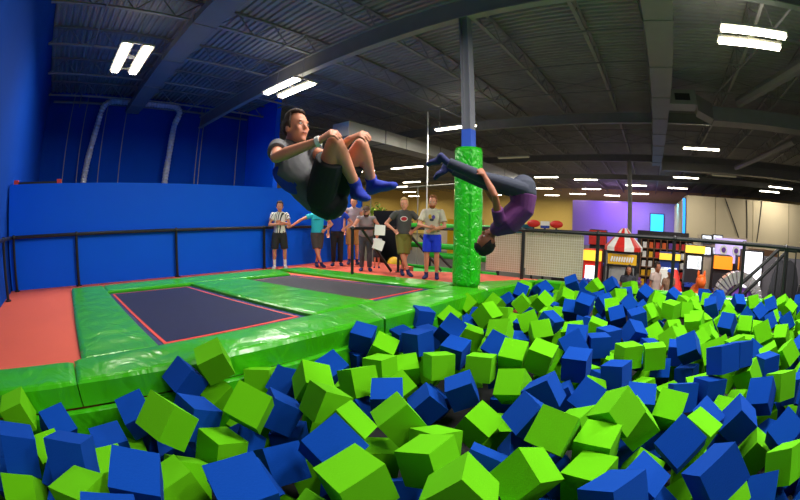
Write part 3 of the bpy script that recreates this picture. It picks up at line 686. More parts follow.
std('bearded man in a cap and grey shirt leaning with both arms on the railing', (-6.55, 6.95, FZ),
    {'R': ((.38, -.34, 1.16), (.5, -.12, 1.12), (.52, -.04, 1.12)), 'L': ((.38, .36, 1.16), (.5, .2, 1.12), (.52, .28, 1.12))}, H=1.72, lean=.45, skin=M_skin, cap='5a4030', beard='3a2416', hairc='3a2416', shirt=fit('94888c', 'grey_shirt'), sleeve=.15, legs=fit('4a4c56', 'slate_trousers'), leglen=2, shoe=mat('navy_shoe', '20265a', .7), fat=1.1)
M_logo = fit('b82c34', 'red_print')
std('blond man in a charcoal T-shirt with hands on hips and crossed legs', (-5.40, 7.02, FZ),
    {'R': HIP(-1), 'L': HIP(1)}, H=1.82, cross=True, skin=M_skin, hairc='c8a468', shirt=fit('4c4a48', 'charcoal_shirt'), legs=fit('76702c', 'olive_shorts'), leglen=.98, sock=(fit('20285c', 'navy_sock'), .15),
    extra=logo([(0, .0, .085, .06, M_white, 0), (0, .0, .07, .046, M_logo, .006)]))
std('red-haired bearded man in a cream T-shirt and bright blue shorts, arms folded', (-4.62, 7.05, FZ),
    {'R': ((.1, -.28, 1.17), (.25, -.04, 1.12), (.26, .05, 1.12)), 'L': ((.1, .28, 1.14), (.24, .06, 1.08), (.22, -.04, 1.04))}, H=1.86, spread=.11, dy=-.15, skin=M_skin, hairc='8c5428', beard='9a4c1c', shirt=fit('c8bca8', 'cream_shirt'), legs=fit('1034d8', 'bright_blue_shorts'), leglen=.8, sock=(fit('20285c', 'navy_sock'), .15), sleeve=.7,
    extra=logo([(-.04, .03, .035, .05, fit('c8a030', 'ochre_print'), 0), (.04, .02, .035, .045, fit('6050a0', 'violet_print'), 0), (0, -.04, .05, .03, fit('3c3c46', 'grey_print'), 0)]))
std('child in a white shirt beside the railing papers', (-6.75, 7.6, FZ), {'R': HIP(-1), 'L': ((.1, .3, 1.2), (.3, .32, 1.3), (.34, .33, 1.38))}, H=.95, skin=M_skin, hairc='caa050', shirt=fit('d8d4d8', 'white_shirt'), legs=fit('3a3a44', 'dark_shorts'), shoe=mat('navy_shoe', '20265a', .7))
# visitors on the lower floor behind the pit railing
std('woman with long dark hair seen from the shoulders up behind the foam cubes', (-.45, 9.9, LO), {'R': HANG(-1), 'L': HANG(1)}, H=1.55, skin=M_skin2, hairc='1c1210', hair='long', shirt=fit('30303c', 'dark_top'), legs=fit('2a2c3a', 'dark_jeans'), leglen=2, shoe=mat('navy_shoe', '20265a', .7))
std('man with short dark hair walking past behind the foam cubes', (.32, 10.2, LO), {'R': HANG(-1), 'L': HANG(1)}, dy=.9, H=1.66, skin=M_skin2, hairc='241410', shirt=fit('b09890', 'beige_top'), legs=fit('2a2c3a', 'dark_jeans'), leglen=2, shoe=mat('navy_shoe', '20265a', .7))
std('child in a bright blue cap behind the foam cubes', (.72, 10.4, LO), {'R': HANG(-1), 'L': HANG(1)}, dy=.5, H=1.5, skin=M_skin2, cap='2c64d8', shirt=fit('80604c', 'brown_top'), legs=fit('2a2c3a', 'dark_jeans'), leglen=2, shoe=mat('navy_shoe', '20265a', .7))

# the tucked jumper
J1 = dict(pelvis=(-2.134,1.806,1.440),waist=(-2.215,1.718,1.530),chest=(-2.270,1.603,1.670),neck=(-2.25,1.573,1.82),head=(-2.185,1.562,1.935),shR=(-2.212,1.431,1.775),shL=(-2.294,1.735,1.81),elR=(-2.06,1.32,1.675),wrR=(-1.791,1.460,1.761),haR=(-1.718,1.484,1.804),elL=(-2.027,1.761,1.715),wrL=(-1.760,1.696,1.806),haL=(-1.671,1.706,1.828),hipR=(-2.081,1.722,1.436),hipL=(-2.150,1.899,1.453),knR=(-1.792,1.593,1.771),knL=(-1.781,1.821,1.781),anR=(-1.850,1.860,1.505),anL=(-1.870,2.042,1.55),toR=(-1.71,1.80,1.42),toL=(-1.64,2.0,1.515),heR=(-1.90,1.90,1.455),heL=(-1.92,2.08,1.50))
def band(t, J, lat, look, up, hs):
    g = bmesh.new(); d = (J['wrR']-J['elR']).normalized(); cyl(g, J['wrR']-d*.02, J['wrR']+d*.006, .034, 20); obj('wristband', g, M_white, t, smooth=False)
    g = bmesh.new(); n_ = lat.cross(J['chest']-J['pelvis']).normalized()
    c = J['waist'].lerp(J['chest'], .35)-lat*.172-n_*.02
    ell(g, c, (.02, .07, .13), (lat, n_, (J['chest']-J['pelvis']).normalized())); obj('blue_shirt_panel', g, fit('1434b0', 'cobalt_panel'), t, smooth=True)
lk = RIGHT*.8-FWD*.5+UPV*.02
person('person', 'young man tucked in mid-air clasping his knees, grey shirt and black shorts', J1, (-2.0, 1.7, 1.25), lk, UPV-RIGHT*.1, M_skin, hairc='3a2416', sc=1.0, hk=1.02, vox=.0085, shirt=fit('5c5c60', 'grey_jersey'), sleeve=.5, legs=fit('17171b', 'black_loose_shorts'), leglen=.72, sock=(fit('1630a8', 'royal_blue_sock'), .16),
    palms={'R': (Vector((-.3, .55, -.7)), UPV, 1.3), 'L': (Vector((-.3, .55, -.7)), UPV, 1.3)}, extra=band)
# the inverted jumper
_j2 = dict(pelvis=(-1.201,3.382,1.563),waist=(-1.208,3.378,1.422),chest=(-1.341,3.329,1.275),neck=(-1.456,3.287,1.199),head=(-1.516,3.262,1.097),shR=(-1.354,3.161,1.309),shL=(-1.429,3.487,1.303),elR=(-1.330,3.012,1.506),wrR=(-1.445,3.027,1.695),haR=(-1.493,3.042,1.744),elL=(-1.562,3.512,1.503),wrL=(-1.625,3.357,1.671),haL=(-1.636,3.289,1.723),hipR=(-1.176,3.283,1.582),hipL=(-1.234,3.474,1.590),knR=(-1.481,3.102,1.677),knL=(-1.552,3.295,1.643),anR=(-1.770,2.925,1.815),anL=(-1.836,3.128,1.770),toR=(-1.963,2.907,1.802),toL=(-1.989,3.066,1.69),heR=(-1.813,2.890,1.869),heL=(-1.884,3.097,1.827))
J2 = {k: EYE+(Vector(v)-EYE)*1.12 for k, v in _j2.items()}
person('person', 'teenager folded upside down in mid-air, purple shirt and slate trousers', J2, EYE+(Vector((-1.3, 3.3, .95))-EYE)*1.12, -RIGHT*.45+UPV*.6-FWD*.2, -UPV*.8-RIGHT*.35, M_skin2, hairc='1c1414', sc=.9, fat=1.22, hk=1.2, vox=.009, shirt=fit('5e2266', 'purple_shirt'), sleeve=.45, legs=fit('2c3144', 'slate_trousers_dark'), leglen=2, sock=(fit('24285e', 'indigo_sock'), .1),
    palms={'R': (Vector((-.3, .6, -.5)), -RIGHT, 1.1), 'L': (Vector((-.2, -.9, .2)), -RIGHT, 1.1)})

# ================================================================ arcade hall
M_glow = mat('lit_white_screen', 'f4f4ff', .4, emit=1.6)
M_yel = mat('yellow_panel', 'f0b81c', .5); M_yelg = mat('lit_yellow_sign', 'ffd040', .5, emit=.9)
M_org = mat('orange_panel', 'e8641c', .5); M_orgg = mat('lit_orange_sign', 'f88a18', .5, emit=.8)
M_redp = mat('red_paint', 'd82a20', .5); M_bodyd = mat('dark_cabinet', '241e22', .5); M_bluep = mat('blue_paint', '1c3ca0', .5); M_purp = mat('purple_paint', '7040a0', .5)
M_brown = mat('brown_wood', '8a6244', .6); M_glass = mat('pale_glass', 'd8dcd8', .15, alpha=.35); M_chrome = mat('ribbed_chrome', 'd4ccd0', .25, metal=.6)
M_gp = mat('green_foam_block', '26b02a', .6); M_teal = mat('teal_paint', '1c7890', .5)
# striped booth
t = thing('prize_booth', 'arcade booth with a red and white striped conical roof', 'booth', (-.83, 13.0, LO))
for sx in (-.85, .85):
    for sy in (-.75, .75):
        bm = bmesh.new(); bar(bm, (sx, sy, 0), (sx, sy, 2.15), .13); obj('post', bm, M_black, t)
obj('base_cabinet', B(((-.85, -.75, 0), (.85, .75, .75))), M_redp, t)
obj('glass_case', B(((-.78, -.68, .75), (.78, .68, 1.6))), M_glass, t)
obj('back_light', B(((.25, .5, .8), (.6, .55, 1.6))), M_glow, t)
obj('name_board', B(((-.9, -.82, 1.66), (.9, -.78, 2.08))), M_yel, t, )
bm = bmesh.new()
for i in range(9): box(bm, (-.7+i*.16, -.86, 1.76), (-.7+i*.16+.1, -.825, 1.98), 0, Matrix.Rotation(.35, 3, 'Y'))
obj('board_ornament', bm, M_white, t)
obj('lintel', B(((-.95, -.85, 1.56), (.95, .85, 1.64)), ((-.98, -.85, 2.1), (.98, .85, 2.2))), M_black, t)
bm = bmesh.new(); n = 24; bot = [bm.verts.new((1.22*math.cos(2*PI*j/n+.1), 1.22*math.sin(2*PI*j/n+.1), 2.2)) for j in range(n)]; bt2 = [bm.verts.new((v.co.x, v.co.y, 2.36)) for v in bot]; mid = [bm.verts.new((v.co.x*.52, v.co.y*.52, 2.78)) for v in bot]; tp = [bm.verts.new((v.co.x*.16, v.co.y*.16, 3.12)) for v in bot]
for a, b in ((bot, bt2), (bt2, mid), (mid, tp)):
    for j in range(n): bm.faces.new((a[j], a[(j+1) % n], b[(j+1) % n], b[j])).material_index = (j//2) % 2
bm.faces.new(bot[::-1]); bm.faces.new(tp)
obj('striped_roof', bm, [M_redp, M_white], t); t.scale = (.56, .6, .79)
def plush(x, y, z, m, lab, r=.075):
    bm = bmesh.new(); ell(bm, (0, 0, r), (r, r*.8, r)); ell(bm, (0, 0, r*2.4), (r*.7,)*3)
    for s in (-1, 1): ell(bm, (s*r*.5, 0, r*3), (r*.25,)*3, seg=8); ell(bm, (s*r, -.02, r*1.3), (r*.4, r*.3, r*.3), seg=8); ell(bm, (s*r*.6, -r*.6, r*.3), (r*.35, r*.5, r*.3), seg=8)
    o = obj('plush_toy', bm, m, smooth=True); o.location = (x, y, z); return tag(o, lab, 'toy', 'plush prizes')
for i, (x, m_, c_) in enumerate(((-.78, M_white, 'white'), (-.58, M_org, 'orange'), (-.38, M_yel, 'yellow'), (-.18, M_purp, 'purple'))): plush(x, 12.95, LO+.66, m_, c_+' plush toy inside the striped booth')
def cabinet(x, y, w_, h_, label, body, sign, screen, rz=0, d_=.8, signh=.3, seat=False, scr=(.35, .62)):
    t = thing('arcade_cabinet', label, 'arcade machine', (x, y, LO), rz, 'arcade machines')
    obj('body', B(((-w_/2, -d_/2+.25, 0), (w_/2, d_/2, h_)), ((-w_/2, -d_/2, 0), (w_/2, -d_/2+.25, h_*.42))), body, t)
    obj('marquee', B(((-w_/2-.02, -d_/2+.12, h_-signh), (w_/2+.02, -d_/2+.25, h_-.03))), sign, t)
    if screen: obj('screen', B(((-w_/2+.08, -d_/2+.22, h_*scr[0]+.1), (w_/2-.08, -d_/2+.245, h_*scr[1]+.12))), screen, t)
    bm = bmesh.new(); box(bm, (-w_/2, -d_/2-.15, h_*.4), (w_/2, -d_/2+.24, h_*.44))
    for i in range(4): cyl(bm, (-w_*.3+i*w_*.2, -d_/2-.05, h_*.44), (-w_*.3+i*w_*.2, -d_/2-.05, h_*.44+.04), .03, 8)
    obj('control_panel', bm, M_bluep, t)
    return t
M_art = mat('screen_picture', 'e8eef4', .4, emit=1.0)
nt = M_art.node_tree; _n = nt.nodes.new('ShaderNodeTexNoise'); _n.inputs['Scale'].default_value = 9; _c = nt.nodes.new('ShaderNodeValToRGB'); _c.color_ramp.elements[0].position = .42; _c.color_ramp.elements[1].position = .52; _c.color_ramp.elements[0].color = (.15, .17, .2, 1); _c.color_ramp.elements[1].color = (.85, .9, .95, 1)
nt.links.new(nt.nodes['Texture Coordinate'].outputs['Object'], _n.inputs['Vector']); nt.links.new(_n.outputs['Fac'], _c.inputs[0]); nt.links.new(_c.outputs[0], nt.nodes['Principled BSDF'].inputs['Emission Color'])
cabinet(1.72, 12.6, .66, 2.1, 'black arcade machine with a pale screen and yellow marquee', M_bodyd, M_yelg, M_art, signh=.25, scr=(.6, .78))
cabinet(2.78, 12.6, .66, 1.85, 'left dark machine with a big glowing orange sign', M_bodyd, M_orgg, None, signh=.42)
cabinet(3.78, 12.9, .62, 1.85, 'right dark machine with a big glowing orange sign behind the chrome arch', M_bodyd, M_orgg, None, signh=.42)
cabinet(-1.89, 12.8, .62, 1.72, 'yellow topped machine between the net and the striped booth', M_redp, M_yelg, M_glow, signh=.36, scr=(.3, .62))
cabinet(-3.0, 13.5, .9, 1.7, 'pale lit machine low behind the wider net panel', M_bodyd, M_org, M_glow, signh=.3, scr=(.2, .6))
cabinet(.95, 14.4, .8, 1.7, 'small blue and yellow machine behind the third railing post', M_bluep, M_yelg, M_art, signh=.25)
cabinet(-2.15, 15.8, .7, 2.35, 'tall dark machine with a red picture seen past the net edge', M_bodyd, M_redp, M_art, signh=.6)
for i, (x, z, m_, lb) in enumerate(((-4.35, 1.62, M_redp, 'left red oval sign above the net railing'), (-3.45, 1.62, M_redp, 'right red oval sign above the net railing'))):
    t = thing('oval_sign', lb, 'sign', (x, 13.5, LO), group='red oval signs'); bm = bmesh.new(); ell(bm, (0, 0, 2.48), (.26, .08, .14)); obj('sign_face', bm, m_, t, smooth=True)
    bm = bmesh.new(); bar(bm, (0, 0, 0), (0, 0, 2.4), .06); obj('sign_post', bm, M_black, t)
t = thing('banner_sign', 'white and blue strip sign between the two red oval signs', 'sign', (-3.9, 13.5, LO)); obj('white_strip', B(((-.16, -.03, 2.42), (.18, .03, 2.58))), M_white, t); obj('blue_strip', B(((-.16, -.035, 2.32), (.18, .035, 2.42))), M_bluep, t); obj('sign_post', B(((-.04, -.02, 0), (.04, .02, 2.32))), M_black, t)
# monitors, shelves, counters
for i, (x, z) in enumerate(((2.6, 1.55), (3.1, 1.58), (2.6, 1.12), (3.1, 1.12))):
    t = thing('wall_monitor', '%s monitor of the block of four above the orange sign' % ['upper left', 'upper right', 'lower left', 'lower right'][i], 'monitor', (x, 15.2, LO+z+.7), group='monitors above the machines')
    obj('casing', B(((-.24, 0, -.18), (.24, .06, .18))), M_black, t); obj('screen', B(((-.2, -.01, -.14), (.2, 0, .14))), M_art, t)
tag(obj('menu_wall', B(((2.2, 15.3, LO), (4.6, 15.4, 1.2))), M_tan), 'tan partition carrying the monitors behind the machines', 'partition')
t = thing('prize_shelf', 'brown lattice prize shelf right of the striped booth', 'shelf', (.5, 15.5, LO))
bm = bmesh.new()
for i in range(9): box(bm, (-.75+i*.28, -.2, .3), (-.72+i*.28, .2, 2.1))
for k in range(6): box(bm, (-.75, -.2, .3+k*.36), (1.52, .2, .33+k*.36))
obj('shelf_frame', bm, M_brown, t); obj('back_board', B(((-.75, .2, .3), (1.52, .23, 2.1))), M_bodyd, t)
random.seed(8)
for k in range(5):
    for i in range(8):
        c_ = random.choice((M_redp, M_yel, M_purp, M_white, M_teal, M_org)); nm = {M_redp: 'red', M_yel: 'yellow', M_purp: 'purple', M_white: 'white', M_teal: 'teal', M_org: 'orange'}[c_]
        bm = bmesh.new(); box(bm, (-.08, -.08, 0), (.08, .08, .22)); bmesh.ops.bevel(bm, geom=bm.edges[:], offset=.02, segments=1)
        o = obj('prize_box', bm, c_); o.location = (.5-.59+i*.28, 15.45, LO+.33+k*.36)
        tag(o, nm+' prize box on the lattice shelf, %s shelf, %s bay from the left' % (['lowest', 'second lowest', 'middle', 'second highest', 'highest'][k], ['first', 'second', 'third', 'fourth', 'fifth', 'sixth', 'seventh', 'eighth'][i]), 'box', 'prize boxes on the lattice shelf')
tag(obj('white_counter', B(((.2, 11.9, LO), (.95, 12.3, .1))), M_white, loc=(0.5, 12, LO)), 'white counter behind the walking man', 'counter')
# orange ride, red seat
t = thing('kiddie_ride', 'orange animal-shaped coin ride in front of the pale screen', 'ride', (1.78, 11.4, LO))
bm = bmesh.new(); ell(bm, (0, 0, .75), (.28, .5, .3)); ell(bm, (.02, -.35, 1.15), (.17, .22, .2)); sweep(bm, [((0, -.15, .8), .2), ((0, -.3, 1.1), .14)], n=12); ell(bm, (.25, -.2, .85), (.18, .12, .1)); ell(bm, (-.08, -.3, 1.36), (.04, .04, .1)); ell(bm, (.12, -.3, 1.36), (.04, .04, .1)); obj('ride_body', bm, M_org, t, smooth=True)
obj('ride_base', B(((-.35, -.5, 0), (.35, .5, .35))), M_bodyd, t)
t = thing('racing_seat', 'tall red padded game seat left of the orange ride', 'seat', (1.02, 11.0, LO))
bm = bmesh.new(); sweep(bm, [((.1, 0, .35), .2, .08), ((0, .1, .8), .22, .07), ((-.12, .2, 1.35), .15, .06)], (1, .2, 0), 14); obj('backrest', bm, M_redp, t, smooth=True); obj('seat_base', B(((-.1, -.4, 0), (.35, .1, .4))), M_bodyd, t)
# ribbed chrome arch
t = thing('chrome_arch_game', 'silver ribbed fan-shaped coin game at the right behind the cubes', 'game', (3.05, 10.7, LO))
bm = bmesh.new()
for i in range(16):
    a0 = PI*(.02+i*.06); a1 = a0+PI*.045
    vs = []
    for r_, aa in ((.62, a0), (1.05, a0), (1.05, a1), (.62, a1)): vs += [bm.verts.new((-r_*math.cos(aa)*.8, y_, .75+r_*math.sin(aa)*.75)) for y_ in (0, .35)]
    for f in ((0, 2, 3, 1), (2, 4, 5, 3), (4, 6, 7, 5), (6, 0, 1, 7), (0, 6, 4, 2), (1, 3, 5, 7)): bm.faces.new([vs[q] for q in f])
obj('ribs', bm, M_chrome, t); obj('fan_back', B(((-.6, .1, .7), (.6, .3, 1.1))), M_purp, t)
obj('game_base', B(((-.85, -.1, 0), (.85, .45, .75))), M_bodyd, t)
# bright display and dark figures at the far right
t = thing('backlit_display', 'tall bright white backlit display at the right', 'display', (3.72, 11.7, LO)); obj('panel', B(((-.36, 0, .9), (.36, .06, 2.05))), M_glow, t); obj('stand', B(((-.42, .06, 0), (.45, .3, 2.1))), M_bodyd, t)
t = thing('prize_machine', 'purple lit prize machine with a ring pattern above the chrome arch', 'machine', (3.45, 14.2, LO)); obj('body', B(((-.6, 0, 0), (.7, .6, 1.5))), M_bodyd, t); obj('lit_panel', B(((-.6, -.03, 1.5), (.7, .3, 2.35))), mat('lit_violet_panel', 'c8b4f0', .5, emit=.7), t)
for s in (-.3, .25):
    bm = bmesh.new(); r_ = bmesh.ops.create_cone(bm, cap_ends=True, segments=20, radius1=.17, radius2=.17, depth=.04); bmesh.ops.rotate(bm, verts=bm.verts, cent=(0, 0, 0), matrix=Matrix.Rotation(PI/2, 3, 'X')); bmesh.ops.translate(bm, verts=bm.verts, vec=(s, -.06, 1.95)); obj('ring', bm, M_white, t)
    bm = bmesh.new(); r_ = bmesh.ops.create_cone(bm, cap_ends=True, segments=20, radius1=.09, radius2=.09, depth=.05); bmesh.ops.rotate(bm, verts=bm.verts, cent=(0, 0, 0), matrix=Matrix.Rotation(PI/2, 3, 'X')); bmesh.ops.translate(bm, verts=bm.verts, vec=(s, -.09, 1.95)); obj('ring_centre', bm, M_purp, t)
def cover(x, y, w_, h_, lab):
    bm = bmesh.new(); bmesh.ops.create_icosphere(bm, subdivisions=3, radius=1)
    for v in bm.verts:
        c = v.co; k = 1+.18*noise.noise(c*1.6+Vector((x, 0, 0))); v.co = Vector((c.x*w_/2*k, c.y*.35*k, h_/2+c.z*h_/2*k))
    o = obj('draped_cover', bm, mat('black_cloth', '24242a', .8, bump=.4, bscale=6), smooth=True); o.location = (x, y, LO); tag(o, lab, 'cover', 'dark draped machines')
cover(4.95, 11.4, 1.2, 1.95, 'black draped machine at the right edge behind the handrails'); cover(6.3, 11.6, 1.2, 1.8, 'black draped machine just cut by the right picture edge')
tag(obj('grey_partition', B(((4.6, 12.9, LO), (8, 13.1, .7))), mat('grey_partition', '6c6870', .7)), 'grey partition behind the black draped machines', 'partition')
for i, (x, y, h_, m_, lb) in enumerate(((6.4, 20, 1.9, M_brown, 'brown display case in front of the cream wall'), (-5.4, 20, 2.2, M_tan, 'tan counter block seen over the net panels'), (1.0, 22, 2.4, M_bodyd, 'dark machine row below the cyan lit wall'))):
    tag(obj('display_block', B(((x-1.6, y, LO), (x+1.6, y+.8, LO+h_))), m_, loc=(x, y, LO)), lb, 'counter')
t = thing('cyan_screen', 'glowing cyan screen on the violet wall', 'screen', (1.3, 49.8, .2)); obj('screen_face', B(((-.9, 0, .2), (.9, .08, 3.0))), mat('lit_cyan_screen', '30b8ff', .5, emit=1.4), t); obj('screen_frame', B(((-1.0, .08, .1), (1.0, .2, 3.1))), M_black, t)
t = thing('cyan_tube', 'vertical blue light strip on the corner of the cream wall', 'light', (3.5, 34.2, .5)); obj('strip', B(((-.12, -.05, .6), (.12, .05, 3.6))), mat('lit_blue_strip', '2090ff', .5, emit=1.6), t); obj('strip_mount', B(((.12, -.05, .5), (.2, .1, 3.7))), M_black, t)
for i in range(3):
    rod('hanging_wire', ((7.6, 9.9, 11.6)[i], 33.95, 4.3), ((9.2, 10.0, 11.1)[i], 33.95, .9), .05, ['slanting black wire on the cream wall', 'middle black wire on the cream wall', 'right black wire on the cream wall'][i], 'wire', 'wires on the cream wall', M_black)

# ---------------------------------------------------------------- play frame behind the standing men
t = thing('climbing_frame', 'green padded climbing frame behind the blond man and the man in cream', 'climbing frame', (-7.2, 12.2, LO))
for x in (-2.2, -.9, .6, 2.0):
    bm = bmesh.new(); pipe(bm, [(x, 0, 0), (x, 0, 2.7)], .06); obj('post', bm, M_black, t)
for z, x0, x1 in ((2.25, -2.2, 2.0), (1.5, -2.2, .6), (1.15, -.9, 2.0), (.6, -2.2, 2.0)):
    bm = bmesh.new(); pipe(bm, [(x0, 0, z), (x1, 0, z)], .11); obj('padded_bar', bm, M_gp, t)
for x in (1.2,):
    bm = bmesh.new(); pipe(bm, [(x, -.2, .6), (x+.1, -.25, 1.2), (x+.35, -.25, 1.9), (x+.8, -.2, 2.25)], .1); obj('green_arch', bm, M_gp, t)
random.seed(5)
cols = [(M_yel, 'yellow'), (M_org, 'orange'), (M_gp, 'green'), (M_redp, 'red'), (M_yel, 'yellow'), (M_teal, 'teal'), (M_org, 'orange'), (M_gp, 'green'), (M_white, 'white'), (M_redp, 'red'), (M_gp, 'green'), (M_yel, 'yellow')]
for i, (m_, cn) in enumerate(cols):
    bm = bmesh.new(); s = .3+.25*random.random(); box(bm, (-s/2, -s/2, 0), (s/2, s/2, s*1.2)); bmesh.ops.bevel(bm, geom=bm.edges[:], offset=.04, segments=2)
    o = obj('soft_block', bm, m_); o.location = (-9.6+i*.62, 11.0+.75*(i % 2), LO); o.rotation_euler = (0, 0, random.random())
    tag(o, '%s soft play block on the lower floor, %s from the left' % (cn, ['first', 'second', 'third', 'fourth', 'fifth', 'sixth', 'seventh', 'eighth', 'ninth', 'tenth', 'eleventh', 'twelfth'][i]), 'play block', 'soft play blocks')
tag(obj('green_mat', B(((-8.6, 8.75, LO), (-5.4, 10.4, -.35))), M_gp, loc=(-7, 9.5, LO)), 'thick green crash mat behind the stair railing', 'mat')
tag(obj('dark_curtain', B(((-9.6, 10.6, LO), (-8.3, 10.7, 1.6))), M_black, loc=(-9, 10.6, LO)), 'black curtain panel behind the tall man', 'curtain')
bm = bmesh.new(); ell(bm, (0, 0, .22), (.22, .22, .22), seg=20); o = obj('yellow_ball', bm, M_yel, smooth=True); o.location = (-7.6, 9.4, -.35); tag(o, 'yellow exercise ball behind the paper notices', 'ball')
t = thing('potted_tree', 'leafy yellow-green tree behind the tall man', 'tree', (-10.9, 12.2, LO))
bm = bmesh.new(); pipe(bm, [(0, 0, 0), (.05, 0, 1.6)], .06); obj('trunk', bm, M_brown, t)
bm = bmesh.new(); random.seed(2)
for i in range(420):
    d = Vector((random.gauss(0, 1), random.gauss(0, 1), random.gauss(0, 1))).normalized()*(.35+.35*random.random()); c = Vector((0, 0, 2.3))+Vector((d.x, d.y, d.z*1.3))
    a = Vector((random.gauss(0, 1), random.gauss(0, 1), random.gauss(0, 1))).normalized()*.09; b_ = a.orthogonal().normalized()*.04
    bm.faces.new([bm.verts.new(c+q) for q in (a, b_, -a, -b_)])
obj('foliage', bm, mat('leaf', '7a9a28', .6, var=.4, vscale=4), t)
for i, (x, y, h_, c_) in enumerate(((-13, 24, 2.6, M_yel), (-16.5, 26, 2.2, M_tan), (-20, 25, 2.4, M_brown), (-10.2, 27, 2.4, M_teal))):
    tag(obj('hall_partition', B(((x-1.4, y, LO), (x+1.4, y+.4, LO+h_))), c_, loc=(x, y, LO)), ['yellow partition far behind the man in cream', 'tan partition far in the hall', 'brown partition far in the hall at the left', 'teal partition far behind the column pad'][i], 'partition', 'far hall partitions')

